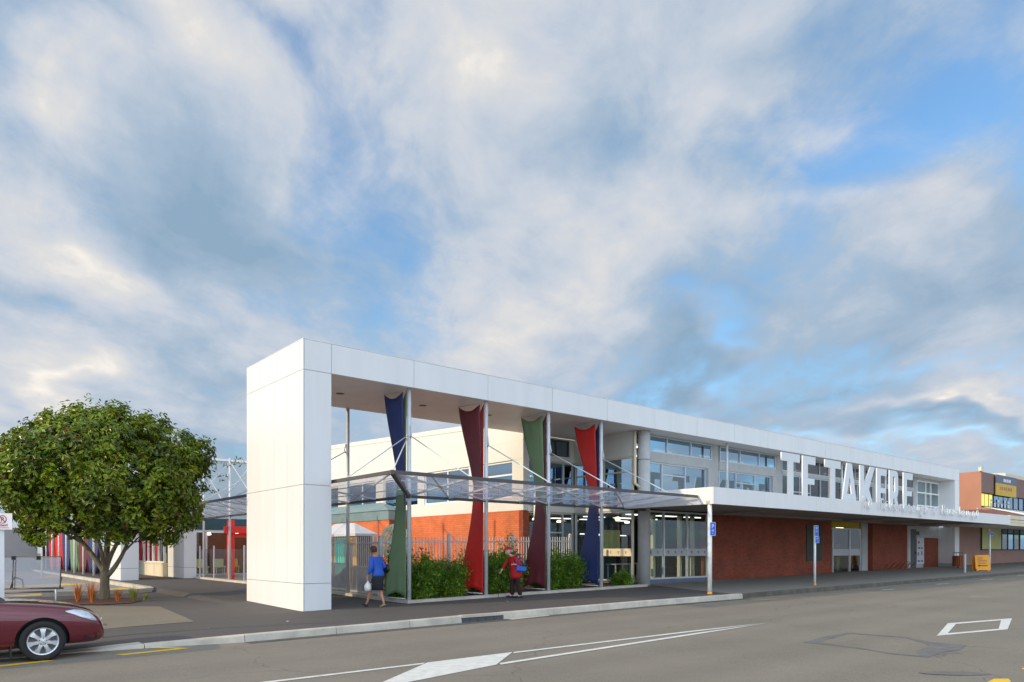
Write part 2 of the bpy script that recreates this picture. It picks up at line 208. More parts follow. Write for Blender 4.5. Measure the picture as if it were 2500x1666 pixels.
# ------------------------------------------------------------------ mesh helpers
def wloc(o):
    v=Vector((0,0,0))
    while o is not None: v+=Vector(o.location); o=o.parent
    return v
class M:
    def __init__(s): s.v=[]; s.f=[]; s.m=[]; s.mi=0
    def add(s,vs,fs):
        b=len(s.v); s.v+= [tuple(p) for p in vs]; s.f+=[tuple(i+b for i in f) for f in fs]; s.m+=[s.mi]*len(fs); return s
    def box(s,x0,y0,z0,x1,y1,z1):
        x0,x1=sorted((x0,x1)); y0,y1=sorted((y0,y1)); z0,z1=sorted((z0,z1))
        return s.add([(x0,y0,z0),(x1,y0,z0),(x1,y1,z0),(x0,y1,z0),(x0,y0,z1),(x1,y0,z1),(x1,y1,z1),(x0,y1,z1)],[(0,3,2,1),(4,5,6,7),(0,1,5,4),(1,2,6,5),(2,3,7,6),(3,0,4,7)])
    def tube(s,pts,r,n=10,caps=True):
        pts=[Vector(p) for p in pts]; rs=r if isinstance(r,(list,tuple)) else [r]*len(pts); vs=[];fs=[]
        ref=None
        for i,p in enumerate(pts):
            t=(pts[min(i+1,len(pts)-1)]-pts[max(i-1,0)]).normalized()
            if ref is None: ref=Vector((0,0,1)) if abs(t.z)<.9 else Vector((1,0,0))
            a=t.cross(ref).normalized(); b=t.cross(a).normalized(); ref=-b if False else ref
            for k in range(n):
                w=2*math.pi*k/n; vs.append(p+(a*math.cos(w)+b*math.sin(w))*rs[i])
        for i in range(len(pts)-1):
            for k in range(n):
                fs.append((i*n+k,i*n+(k+1)%n,(i+1)*n+(k+1)%n,(i+1)*n+k))
        if caps: fs.append(tuple(range(n))[::-1]); fs.append(tuple(range((len(pts)-1)*n,len(pts)*n)))
        return s.add(vs,fs)
    def bar(s,p,q,w,h):                       # rectangular bar between two points, h vertical
        p=Vector(p); q=Vector(q); t=(q-p).normalized(); ref=Vector((0,0,1)) if abs(t.z)<.95 else Vector((1,0,0))
        a=t.cross(ref).normalized()*w/2; b=t.cross(a).normalized()*h/2
        vs=[p-a-b,p+a-b,p+a+b,p-a+b,q-a-b,q+a-b,q+a+b,q-a+b]
        return s.add(vs,[(0,3,2,1),(4,5,6,7),(0,1,5,4),(1,2,6,5),(2,3,7,6),(3,0,4,7)])
    def prism(s,poly,off):                    # planar polygon swept by vector off
        n=len(poly); off=Vector(off); vs=[Vector(p) for p in poly]+[Vector(p)+off for p in poly]
        return s.add(vs,[tuple(range(n))[::-1],tuple(range(n,2*n))]+[(i,(i+1)%n,n+(i+1)%n,n+i) for i in range(n)])
    def grid(s,rows,closed=False):
        n=len(rows[0]); vs=[p for r in rows for p in r]; fs=[]
        for i in range(len(rows)-1):
            for k in range(n if closed else n-1):
                fs.append((i*n+k,i*n+(k+1)%n,(i+1)*n+(k+1)%n,(i+1)*n+k))
        return s.add(vs,fs)
    def lathe(s,prof,c,n=24):                 # prof [(r,z)], vertical axis at c
        rows=[[(c[0]+r*math.cos(2*math.pi*k/n),c[1]+r*math.sin(2*math.pi*k/n),c[2]+z) for k in range(n)] for r,z in prof]
        return s.grid(rows,True)
    def build(s,name,mt,parent=None,smooth=False,local=False,bevel=0,fixn=True):
        off=Vector((0,0,0)) if (parent is None or local) else wloc(parent)
        me=bpy.data.meshes.new(name); me.from_pydata([tuple(Vector(p)-off) for p in s.v],[],s.f)
        ms=mt if isinstance(mt,(list,tuple)) else [mt]
        for x in ms: me.materials.append(MT[x])
        if len(ms)>1: me.polygons.foreach_set('material_index',s.m)
        if fixn and len(s.f)<60000:
            b=bmesh.new(); b.from_mesh(me); bmesh.ops.recalc_face_normals(b,faces=b.faces); b.to_mesh(me); b.free()
        if smooth: me.polygons.foreach_set('use_smooth',[True]*len(me.polygons))
        o=bpy.data.objects.new(name,me); COL.objects.link(o); o.parent=parent
        if bevel:
            md=o.modifiers.new('b','BEVEL'); md.width=bevel; md.segments=2; md.limit_method='ANGLE'
        return o
def tag(o,label=None,cat=None,group=None,kind=None):
    if label: o['label']=label
    if cat: o['category']=cat
    if group: o['group']=group
    if kind: o['kind']=kind
    return o
def thing(name,label,cat,loc=(0,0,0),group=None,rz=0):
    o=bpy.data.objects.new(name,None); COL.objects.link(o); o.location=loc; o.rotation_euler=(0,0,rz); o.empty_display_size=.2
    return tag(o,label,cat,group)
def struct(o,label=None): o['kind']='structure'; return o
def copy_tree(o,parent=None):
    c=o.copy(); COL.objects.link(c); c.parent=parent
    for ch in list(o.children): copy_tree(ch,c)
    return c
def curve2d(name,loops,plane,thick,mt,parent=None):
    """filled outline with holes; plane: function (u,v,w)->world"""
    cu=bpy.data.curves.new('c','CURVE'); cu.dimensions='2D'; cu.fill_mode='BOTH'; cu.extrude=thick/2
    for lp in loops:
        sp=cu.splines.new('POLY'); sp.points.add(len(lp)-1)
        for i,(u,v) in enumerate(lp): sp.points[i].co=(u,v,0,1)
        sp.use_cyclic_u=True
    return conv(cu,name,plane,mt,parent)
def conv(cu,name,plane,mt,parent=None):
    t=bpy.data.objects.new('t',cu); COL.objects.link(t); dg=bpy.context.evaluated_depsgraph_get(); dg.update()
    me=bpy.data.meshes.new_from_object(t.evaluated_get(dg)); bpy.data.objects.remove(t); bpy.data.curves.remove(cu)
    off=Vector((0,0,0)) if parent is None else wloc(parent)
    for v in me.vertices: v.co=Vector(plane(*v.co))-off
    me.name=name; me.materials.clear(); me.materials.append(MT[mt]); o=bpy.data.objects.new(name,me); COL.objects.link(o); o.parent=parent
    return o
def text(body,size,plane,mt,name,parent=None,ext=.004,align='LEFT',sx=1.0):
    cu=bpy.data.curves.new('t','FONT'); cu.body=body; cu.size=size; cu.extrude=ext; cu.align_x=align
    return conv(cu,name,(lambda a,b,c:plane(a*sx,b,c)),mt,parent)
def skinmesh(name,pts,edges,mt,parent,sub=1,root=0,mesh_only=False):
    """pts: {key:(xyz, r or (rx,ry))}"""
    keys=list(pts); idx={k:i for i,k in enumerate(keys)}
    me=bpy.data.meshes.new(name); me.from_pydata([pts[k][0] for k in keys],[(idx[a],idx[b]) for a,b in edges],[]); o=bpy.data.objects.new(name,me); COL.objects.link(o)
    o.modifiers.new('s','SKIN'); 
    for i,k in enumerate(keys):
        r=pts[k][1]; r=r if isinstance(r,tuple) else (r,r); me.skin_vertices[0].data[i].radius=r
        me.skin_vertices[0].data[i].use_root=(i==root)
    s=o.modifiers.new('u','SUBSURF'); s.levels=sub; s.render_levels=sub
    dg=bpy.context.evaluated_depsgraph_get(); dg.update(); m2=bpy.data.meshes.new_from_object(o.evaluated_get(dg)); bpy.data.objects.remove(o)
    m2.name=name; m2.materials.clear(); m2.materials.append(MT[mt]); m2.polygons.foreach_set('use_smooth',[True]*len(m2.polygons))
    if mesh_only: return m2
    q=bpy.data.objects.new(name,m2); COL.objects.link(q); q.parent=parent; return q
def interp(x,xs,ys): return float(np.interp(x,xs,ys))
# ------------------------------------------------------------------ ground levels
def roadz(x): return -.214+.0068*x
KX=[-60,2.2,3.3,4.98,10.54,16.81,22,60,140]; KY=[14.5,14.5,14.35,13.95,13.93,13.98,13.8,13.5,13.2]
def kerby(x): return interp(x,KX,KY)
KZ=([-60,2.2,3.3,4.98,7.9,10.54,16.81,22,48,60,140],[-.60,-.19,-.12,-.04,-.01,.03,.07,.10,.25,.32,.86])
def gz(x,y):
    yk=kerby(x)+.15
    rows=[(yk,interp(x,*KZ)),(16,interp(x,[-60,2,3.4,5,7.9,10.75,16.6,22.5,30,48.8,60,140],[-.3,-.19,-.08,-.03,0,.035,.095,.15,.20,.33,.41,.98])),
      (18.4,interp(x,[-60,2,7.9,10.75,16.6,22.5,30,48.8,60,140],[-.1,-.02,0,.04,.13,.21,.27,.44,.54,1.1])),
      (26,interp(x,[-60,5,7.1,7.35,7.9,11,20,60],[-.05,0,.02,.13,.13,.15,.2,.5])),(40,interp(x,[-60,7.1,7.35,12,20,60],[-.02,.03,.16,.18,.2,.5])),(90,interp(x,[-60,7.1,7.35,20,60],[0,.05,.19,.2,.5]))]
    return interp(y,[r[0] for r in rows],[r[1] for r in rows])
def P(x,y,dz=0): return (x,y,gz(x,y)+dz)
def Q(x,y,dz=0): return (x,y,roadz(x)+dz)
# ground sheet
struct(M().add([(-900,-900,-1.6),(900,-900,-1.6),(900,900,-1.6),(-900,900,-1.6)],[(0,1,2,3)]).build('ground','ground'))
m=M(); xs=[-60,-20,0,5,10,20,40,80,140]
m.grid([[(x,y,roadz(x)) for x in xs] for y in (-14,0,14.9)]); struct(m.build('road','road'))
m=M(); gx=[-60,-30,-10,0,2.0,2.2,2.8,3.3,3.4,4.2,4.98,5,6,7.1,7.35,7.9,9,10.54,10.75,12,14,16.6,16.81,19,22,22.5,26,30,36,42,48,48.8,55,60,80,140]
rows=[[P(x,kerby(x)+.15) for x in gx]]+[[P(x,y) for x in gx] for y in (15,15.5,16,17,18.4,20,23,26,29,33,40,55,90)]
m.grid(rows); struct(m.build('forecourt_pavement','pave'))
m=M(); cx=[21.6,22.5,24,26,30,36,42,48,48.8,55,60,80,120]
m.grid([[P(x,kerby(x)+.16,.006) for x in cx]]+[[P(x+.25*(y-14)*(x<22),y,.006) for x in cx] for y in (15,16,17,18.4,18.85)]); struct(m.build('footpath','path'))
m=M(); poly=[(2.6,17.1),(4.99,17.15),(5.6,22.2),(4.2,23.6),(2.0,24.6),(-3,24.9),(-3,17.1)]
def sheet(poly,f,dz,n=1):
    me=M(); pts=[]
    for i in range(len(poly)):
        a=poly[i]; b=poly[(i+1)%len(poly)]
        for k in range(n): pts.append((a[0]+(b[0]-a[0])*k/n,a[1]+(b[1]-a[1])*k/n))
    me.add([f(x,y,dz) for x,y in pts],[tuple(range(len(pts)))]); return me
m=M(); m.grid([[P(x,y,.006) for x in (-10,0,2,2.8,3.6,4.4,4.95+.1*(y-17))] for y in (17.1,18.4,20,22.1)]); m.grid([[P(x,y,.006) for x in (-10,0,2,3,4,5.45-(y-22.1)*.9)] for y in (22.1,23,23.7)]); struct(m.build('footpath','brownpath'))
struct(sheet([(3.4,25.4),(3.6,26.5),(4.3,27.4),(5.3,26.9),(5.75,25.8),(5.6,24.7),(5.1,23.9),(4.3,23.75),(3.6,24.4)],P,.02).build('mulch_bed','mulch'))
m=M(); m.grid([[P(x,y,.006) for x in (-60,-20,0,3,5,6.3,7.02)] for y in (29.4,33,40,50,60,90)]); struct(m.build('car_park','lot'))
# kerbs
def kerb(x0,x1,mt,wid=.15,name='kerb'):
    xs=[x0]+[x for x in KX+KZ[0] if x0<x<x1]+[x1]; xs=sorted(set(xs)); rows=[]
    for x in xs:
        y=kerby(x); z=interp(x,*KZ)
        rows.append([(x,y,roadz(x)-.05),(x,y+.035,z-.012),(x,y+.055,z+.004),(x,y+wid+.02,z+.006),(x,y+wid+.02,z-.2)])
    m=M(); m.grid(rows); m.add(rows[0],[(0,1,2,3,4)]); m.add(rows[-1],[(4,3,2,1,0)]); return struct(m.build(name,mt))
seg=[3.3,4.98,6.9,8.7,10.15]
for a,b in zip(seg,seg[1:]): kerb(a+.006,b-.006,'kerb')
for i in range(6): kerb(11.45+i*1.76+.006,11.45+(i+1)*1.76-.006,'kerb')
kerb(22.03,140,'dkerb'); kerb(-60,3.29,'kerb',.42)
struct(M().grid([[ (x,kerby(x)-.28,roadz(x)+.006) for x in (4.98,10.54,16.81,22)],[(x,kerby(x)-.002,roadz(x)+.006) for x in (4.98,10.54,16.81,22)]]).build('gutter_channel','dkerb'))
# storm drain set in the kerb
t=thing('storm_drain','dark iron kerb inlet set in the pale concrete kerb by the traffic lane','drain',(10.8,14,roadz(10.8)))
M().box(10.15,13.99,roadz(10.2)-.05,11.45,14.1,.0).build('throat','dgrey',t)
M().box(10.156,13.955,-.025,11.444,14.11,.036).build('lintel','kerb',t)
for i in range(4): M().box(10.42+i*.25,13.975,roadz(10.8),10.44+i*.25,13.989,-.026).build('bar','dgrey',t)
struct(sheet([(11.5,13.66),(12.9,13.80),(12.95,13.93),(11.5,13.91)],Q,.012).build('gutter_channel','kerb'))
# island kerb of the car park
pth=[(7.2,90),(7.2,60),(7.2,50),(7.2,40),(7.22,34),(7.22,31),(7.1,30.1),(6.7,29.5),(6.1,29.25),(5.2,29.2),(3.5,29.3)]
m=M(); 
def strip(path,w,z0,z1):
    rows=[]
    for i,p in enumerate(path):
        a=Vector(path[max(i-1,0)]); b=Vector(path[min(i+1,len(path)-1)]); t=(b-a).normalized(); n=Vector((-t.y,t.x))*w/2; p=Vector(p)
        l,r=p+n,p-n; rows.append([(l.x,l.y,z0),(l.x,l.y,z1),(r.x,r.y,z1),(r.x,r.y,z0)])
    return rows
m.grid(strip(pth,.26,-.05,.17)); struct(m.build('kerb','kerb'))
# road markings (worn paint, 6 mm above the surface)
def mark(poly,mt='mark',dz=.006,name='road_marking'): return struct(sheet(poly,Q,dz).build(name,mt))
mark([(2.0,9.70),(6.22,9.52),(6.1,9.42),(2.0,9.58)]); 
mark([(6.25,9.51),(7.97,9.47),(6.95,8.64),(6.93,8.62),(4.75,8.22),(4.25,8.05),(4.6,8.32)])
mark([(8.0,9.46),(12.9,9.28),(15.47,9.04),(12.8,9.15),(7.88,9.35)],dz=.007)
mark([(7.05,8.70),(12.5,8.98),(15.3,9.0),(12.35,8.83),(6.98,8.57)],dz=.008)
mark([(1.0,7.1),(4.15,7.95),(4.05,8.08),(1.0,7.25)])
ob=[(15.67,5.5),(18.36,6.21),(20.73,5.59),(17.95,4.92)]; ib=[(16.28,5.51),(18.33,6.03),(19.98,5.61),(17.93,5.08)]
m=M(); m.add([Q(*p,.006) for p in ob+ib],[(i,(i+1)%4,4+(i+1)%4,4+i) for i in range(4)]); struct(m.build('road_marking','mark'))
po=[(12.82,6.78),(14.1,6.95),(14.95,6.93),(15.02,5.81),(14.62,5.2),(14.55,4.62),(13.83,4.50),(13.23,4.60),(12.58,4.53),(12.52,5.11),(12.74,5.67),(12.83,6.25)]
pi=[(13.05,6.62),(14.2,6.75),(14.82,6.82),(14.9,5.82),(14.40,5.25),(13.8,4.98),(13.6,5.0),(13.2,4.95),(12.68,4.70),(12.62,5.12),(12.86,5.67),(12.98,6.2)]
m=M(); n=len(po); m.add([Q(*p,.004) for p in po+pi],[(i,(i+1)%n,n+(i+1)%n,n+i) for i in range(n)]); struct(m.build('tar_patch','tar'))
m=M(); m.add([(11.28+.40*math.cos(a)*.55-.28*math.sin(a),3.73+.40*math.sin(a)*.9+.0*math.cos(a),roadz(11.3)+.006) for a in [k*math.pi/10 for k in range(20)]],[tuple(range(20))]); m2=m.build('manhole_cover','tar'); tag(m2,'bluish grey oval manhole cover flush in the road near the lower right corner','manhole cover')
mark([(10.75,3.2),(11.21,3.23),(11.36,3.1),(10.95,2.95)],'ymark'); mark([(12.34,3.21),(12.5,3.24),(12.7,3.1),(12.5,3.05)],'ymark')
mark([(0.0,13.56),(1.72,13.88),(1.82,13.73),(0,13.40)],'ymark'); mark([(2.70,13.79),(3.72,13.90),(3.95,13.78),(2.80,13.63)],'ymark'); mark([(3.70,13.905),(3.36,14.28),(3.54,14.30),(3.90,13.82)],'ymark',.0075)
for a in [((23.0,12.86),(24.0,12.42)),((25.8,13.38),(26.7,12.82)),((21.4,13.2),(22.6,12.95))]:
    (x0,y0),(x1,y1)=a; mark([(x0,y0),(x1,y1),(x1+.12,y1-.1),(x0+.1,y0-.1)],'ymark')
for (x0,y0),(x1,y1) in [((30.1,12.66),(30.9,12.5)),((36.2,12.8),(37.4,12.65)),((42.3,12.85),(43.8,12.72)),((49.2,13.1),(50.6,12.95)),((29.0,9.1),(29.2,8.45)),((28.2,8.9),(28.6,8.35))]:
    mark([(x0,y0),(x1,y1),(x1+.03,y1-.12),(x0,y0-.12)])
mark([(15,-.6),(80,-1.4),(80,-1.55),(15,-.75)])
# yellow patches on the car park
for poly in ([(2.2,37.5),(5.6,39.4),(6.5,38.4),(4.0,35.8)],[(5.0,31.2),(6.9,33.8),(6.9,30.6),(5.6,29.7)],[(1.0,44),(4,46.5),(4.6,45.2),(2,43)],[(2.5,30.2),(4.2,31.2),(4.6,30.6),(3,29.7)],[(-3,39),(.5,40.6),(.6,39.8),(-3,38.2)],[(5.2,48),(6.8,53),(6.9,48)]):
    struct(sheet(poly,P,.012).build('car_park_marking','lotyel'))
# ================================================================== LIBRARY
LIB=thing('library_building','long white framed library with big windows and red brick ground floor under a flat awning','building',(30,20,.2))
FY,BY=17.9,22.0; Z0,Z1=6.35,7.14; XL,XR=7.9,55.0
# pylon and beam: dark core with cladding panels leaving thin joints
def clad(m,axis,plane,u0,u1,z0,z1,thick=.03,gap=.012):
    g=gap/2
    if axis=='y': m.box(u0+g,plane-thick,z0+g,u1-g,plane,z1-g)       # faces -Y
    if axis=='x': m.box(plane-thick,u0+g,z0+g,plane,u1-g,z1-g)       # faces -X
    if axis=='X': m.box(plane,u0+g,z0+g,plane+thick,u1-g,z1-g)
    if axis=='Y': m.box(u0+g,plane,z0+g,u1-g,plane+thick,z1-g)
    if axis=='z': m.box(u0[0]+g,u0[1]+g,plane-thick,u1[0]-g,u1[1]-g,plane)
core=M(); core.box(XL+.03,FY+.03,-.05,8.67,BY-.03,Z1-.03); core.build('pylon_core','seam',LIB)
m=M(); zs=[.0,.72,3.33,6.35,7.15]; 
ys=[FY,18.25,19.15,20.05,BY]
for a,b in zip(zs,zs[1:]):
    a2=a if a>0 else -.08
    clad(m,'y',FY+.03,XL+.032,8.70,a2,b); clad(m,'Y',BY-.03,XL+.032,8.70,a2,b)
    if a==0: clad(m,'x',XL+.03,FY,BY,a2,b)
    elif a>6: 
        for c,d in zip([FY,18.15,19.6,20.9,21.85,BY],[18.15,19.6,20.9,21.85,BY]): clad(m,'x',XL+.03,c,d,a,b)
    else:
        for c,d in zip([FY,18.05,18.95,19.85,BY],[18.05,18.95,19.85,BY]): clad(m,'x',XL+.03,c,d,a,b)
    if a<6: clad(m,'X',8.67,FY+.032,BY-.032,a2,b)
m.build('pylon','panel',LIB)
m=M(); m.box(8.68,FY+.03,Z0+.03,XR-.03,BY-.03,Z1-.02); m.build('beam_core','seam',LIB)
m=M(); sx=[8.70,11.3,14.05,16.85,19.6,22.35,25.1,27.85,30.6,33.35,36.1,38.85,41.6,44.35,47.1,49.85,52.5,55]
for a,b in zip(sx,sx[1:]):
    clad(m,'y',FY+.03,a,b,Z0,Z1+.01); clad(m,'Y',BY-.03,a,b,Z0,Z1+.01)
m.box(XL,FY,Z1+.012,XR,BY,Z1+.03); m.build('beam','panel',LIB)
m=M()
for a,b in zip(sx,sx[1:]): m.box(a+.003,FY+.035,Z0,b-.003,BY-.035,Z0+.03)
m.build('soffit','soffit',LIB)
for x,y in [(10.0,20.0),(12.9,19.9),(15.6,19.85),(18.4,19.8),(21,19.8)]:
    M().lathe([(0,-.012),(.10,-.012),(.13,-.006),(.13,.004)],(x,y,Z0),20).build('downlight','dsteel',LIB,True)
# end pylon
m=M(); m.box(54.2,FY+.03,3.3,55,BY,Z0); m.box(54.2,FY,.2,55,BY,3.18); m.box(54.0,FY-.004,Z0+.0,XR+.02,FY+.03,Z1+.0) if False else None
m.box(54.2,FY,3.77,55,FY+.029,Z0-.003); m.build('end_pylon','panel',LIB); M().box(54.17,FY-.02,.3,54.2,18.88,.72).build('plinth','conc',LIB)
# roof behind and side body so that the block reads solid
M().box(22.2,BY+.005,6.2,54.9,34,6.9).build('roof','panel',LIB); M().box(22.4,33.7,.2,54.9,33.95,6.2).build('rear_wall','plaster',LIB); M().box(54.3,22.01,.2,54.9,33.7,6.2).build('side_wall','plaster',LIB)
# ---- upper floor of the street front
WY=18.9
def window_y(parent,x0,x1,z0,z1,mx=(),mz=(),plane=WY,gl='glass',fw=.055,fm='alum',dep=.05,name='window'):
    """frame facing -Y with mullions at mx and transoms (xa,xb,z)"""
    m=M(); 
    m.box(x0,plane-dep,z0,x1,plane+dep,z0+fw); m.box(x0,plane-dep,z1-fw,x1,plane+dep,z1)
    m.box(x0,plane-dep,z0+fw,x0+fw,plane+dep,z1-fw); m.box(x1-fw,plane-dep,z0+fw,x1,plane+dep,z1-fw)
    for x in mx: m.box(x-fw/2,plane-dep-.005,z0+fw,x+fw/2,plane+dep-.005,z1-fw)
    for a,b,z in mz: m.box(a,plane-dep+.008,z-fw/2,b,plane+dep-.012,z+fw/2)
    f=m.build(name,fm,parent); 
    M().box(x0+.02,plane-.004,z0+.02,x1-.02,plane+.006,z1-.02).build('pane',gl,f); return f
def window_x(parent,y0,y1,z0,z1,my=(),mz=(),plane=22,gl='glass',fw=.055,fm='alum',dep=.05,name='window'):
    m=M()
    m.box(plane-dep,y0,z0,plane+dep,y1,z0+fw); m.box(plane-dep,y0,z1-fw,plane+dep,y1,z1)
    m.box(plane-dep,y0,z0+fw,plane+dep,y0+fw,z1-fw); m.box(plane-dep,y1-fw,z0+fw,plane+dep,y1,z1-fw)
    for y in my: m.box(plane-dep-.005,y-fw/2,z0+fw,plane+dep-.005,y+fw/2,z1-fw)
    for a,b,z in mz: m.box(plane-dep+.008,a,z-fw/2,plane+dep-.012,b,z+fw/2)
    f=m.build(name,fm,parent)
    M().box(plane-.004,y0+.02,z0+.02,plane+.006,y1-.02,z1-.02).build('pane',gl,f); return f
bays=[22.6,28.05,33.5,38.95,44.4]; ends=[27.6,33.0,38.45,43.9,49.85]

for i,(s,e) in enumerate(zip(bays,ends)):
    gk='glass' if i<2 else 'glassk'
    if i<2:
        window_y(LIB,s+.10,e-.02,5.64,6.33,(s+1.75,s+3.4),gl=gk)
        window_y(LIB,s+.02,e-.5,3.62,5.23,(s+1.4,s+3.0),((s+1.4,s+3.0,4.75),),gl=gk)
    else:
        window_y(LIB,s+.02,e-.02,5.59,6.33,(s+1.3,s+2.6,s+3.9),gl=gk,fw=.05)
        window_y(LIB,s+.02,e-.02,3.62,5.42,(s+.9,s+1.8,s+2.9,s+4.0),((s+.9,s+2.9,4.6),),gl=gk,fw=.05)
    M().box(s,WY-.09,5.235 if i<2 else 5.425,e+.02,WY+.12,5.635 if i<2 else 5.585).build('spandrel','conc',LIB)
    if i<2: M().box(e-.49,WY-.16,3.6,e-.03,WY+.1,5.23).build('pier','conc',LIB)
    M().box(e+.022,WY-.05,3.6,(bays+[50.3])[i+1]-.002,WY+.12,6.345).build('pier','conc',LIB)
    if i<4: M().tube([(e+.20,18.25,3.55),(e+.20,18.25,6.34)],.055).build('facade_post','steel',LIB,True)
f=window_y(LIB,50.35,54.15,3.6,6.2,(51.85,52.72),((50.4,54.1,5.4),(50.4,54.1,4.55)),gl='glassd',fw=.09,fm='white')
M().box(50.3,WY+.3,3.6,54.15,WY+.34,6.2).build('window_blind','greyb',LIB)
M().box(50.3,WY-.1,6.2,54.19,WY+.3,6.345).build('window_head','conc',LIB)
# white blinds and interior of the upper floor
m=M(); 
for x0,x1,z0,z1 in [(30.2,31.4,3.7,4.4),(33.9,34.6,5.7,6.1),(35.3,36.0,5.75,6.25),(36.9,37.6,3.7,5.0),(39.3,40.1,5.7,6.1),(40.4,41.2,3.7,4.7),(42.3,42.9,3.7,5.2),(44.8,45.9,5.7,6.1),(46.2,47.4,3.7,4.4),(48.2,48.9,3.7,5.1)]: M().box(x0,WY+.12,z0,x1,WY+.14,z1).build('window_blind','blind',LIB)
M().box(22.3,18.97,3.3,54.1,33.6,3.5).build('upper_floor','int_f',LIB); M().box(22.3,24.9,3.5,54.1,25,6.2).build('interior_wall','int_w',LIB); M().box(22.12,19.05,6.18,54.1,25,6.23).build('ceiling','int_w',LIB)
for i,x in enumerate([23.2,25.6,28.8,31.5,35,38,41,45,48]):
    M().box(x,20.3+.2*(i%2),6.06,x+1.2,20.42+.2*(i%2),6.12).build('ceiling_lamp','tube',LIB); M().box(x+.4,22.3,6.06,x+1.6,22.42,6.12).build('ceiling_lamp','tube',LIB)
for x in (24.0,28.5,33,38.5,43.5,47): M().box(x,22.2,3.5,x+2.4,22.7,4.75).build('bookshelf','interbrown',LIB)
# ---- corner column and side wall (faces the courtyard)
M().tube([(22.35,18.45,gz(22.4,18.4)-.05),(22.35,18.45,Z0-.005)],.245,28).build('corner_column','conc',LIB,True)
M().lathe([(.255,0),(.255,.025)],(22.35,18.45,5.18),28).build('column_joint','seam',LIB)
SXW=22.0
m=M(); m.box(SXW,19.0,5.34,SXW+.2,21.98,Z0-.004); m.box(SXW,18.72,5.34,SXW+.2,18.995,Z0-.004); m.build('side_upper_wall','plaster',LIB)
window_x(LIB,18.75,21.98,3.45,5.33,(20.3,),((18.8,21.9,4.75),),plane=SXW+.06,fm='cream')
M().box(SXW-.04,18.75,3.2,SXW+.15,21.98,3.44).build('floor_band','plaster',LIB)
f=window_x(LIB,18.75,21.98,.35,3.19,(20.4,),(),plane=SXW+.06,gl='glassd',name='curtain_wall')
M().box(SXW-.01,18.8,1.365,SXW+.03,20.3,1.67).build('frosted_band','cream',f)  # sunlit side of the frosted band, warm light put into the cream
def motif(f,px,pz,axis='y',plane=WY):
    m=M(); s=.055
    segs=[((-.9,.9),(-.1,.1)),((.0,1.0),(.0,-.9)),((.9,.8),(.1,.2)),((.05,-.1),(.9,-.8)),((-.05,-.1),(-.5,-.2))]
    for (a,b),(c,d) in segs:
        if axis=='y': m.bar((px+a*s,plane-.024,pz+b*s),(px+c*s,plane-.024,pz+d*s),.004,.018)
        else: m.bar((plane-.014,px-a*s,pz+b*s),(plane-.014,px-c*s,pz+d*s),.018,.004)
    m.build('motif','motif',f)
for y in (19.88,19.48,19.08): motif(f,y,1.51,'x',SXW)
# nook wall facing the street at Y=22 between wing and side wall
M().box(19.3,21.97,3.2,22.2,22.2,3.44).build('floor_band','plaster',LIB)
m=M(); m.box(19.3,22.0,5.34,22.2,22.2,5.58); m.box(19.3,22.0,5.58,20.22,22.2,Z0-.004); m.box(21.72,22.0,5.58,22.2,22.2,Z0-.004); m.box(20.22,22.0,6.28,21.72,22.2,Z0-.004); m.build('courtyard_wall','plaster',LIB)
window_y(LIB,20.22,21.72,5.585,6.275,(20.97,),plane=22.08,fm='dgrey')
window_y(LIB,19.35,21.98,3.45,5.33,(20.35,21.4),((19.4,20.35,4.6),),plane=22.08)
f=window_y(LIB,19.35,21.98,.3,3.19,(20.35,21.35),((20.35,21.35,2.35),),plane=22.08,gl='glassd',name='courtyard_door')
# interior ground floor corner
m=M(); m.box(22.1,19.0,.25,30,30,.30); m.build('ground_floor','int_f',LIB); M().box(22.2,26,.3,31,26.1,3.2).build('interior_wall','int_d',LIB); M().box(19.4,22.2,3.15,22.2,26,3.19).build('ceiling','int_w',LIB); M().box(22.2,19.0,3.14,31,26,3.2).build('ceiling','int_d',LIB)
M().box(24.4,22.5,.3,25.2,22.6,3.1).build('display_panel','intteal',LIB); M().box(26.4,20.9,.3,26.9,21.0,3.1).build('display_panel','intteal',LIB); M().box(23.3,21.6,1.5,24.5,21.7,2.5).build('notice_board','lime',LIB)
for x,y in ((23.0,20.4),(24.6,20.2),(26.6,23),(20.8,23.2),(23.4,24.4)): M().lathe([(0,.1),(.10,.08),(.13,0),(0,-.01)],(x,y,2.92),14).build('pendant_lamp','warm',LIB,True)
for x0,y0,x1 in ((22.6,22.2,24.6),(25,23.4,27)): M().box(x0,y0,2.3,x1,y0+.06,2.34).build('ceiling_lamp','tube',LIB)
for x in (23.2,25.2,27.2):
    for y in (19.9,22.4,24.6): M().box(x,y,3.10,x+1.2,y+.25,3.135).build('ceiling_lamp','tube',LIB)
for x in (39.4,41.8): M().box(x,20.6,3.2,x+1.2,20.85,3.24).build('ceiling_lamp','tube',LIB)  # entrance lamps added to brighten the interior behind the glass
M().box(24.35,19.6,.3,24.5,19.75,3.13).build('interior_column','cream',LIB); M().box(26.2,19.6,.3,26.35,19.75,3.13).build('interior_column','cream',LIB); M().box(27.0,19.5,.3,27.15,19.65,3.13).build('interior_column','cream',LIB)
m=M()
for x,y in ((23.1,20.6),(24.9,20.9),(26.0,21.4)):
    m.box(x,y,.98,x+1.1,y+.6,1.02); 
    for a in (.05,1.0): 
        for b in (.05,.5): m.box(x+a,y+b,.3,x+a+.05,y+b+.05,.98)
m.build('table','bandw',LIB)
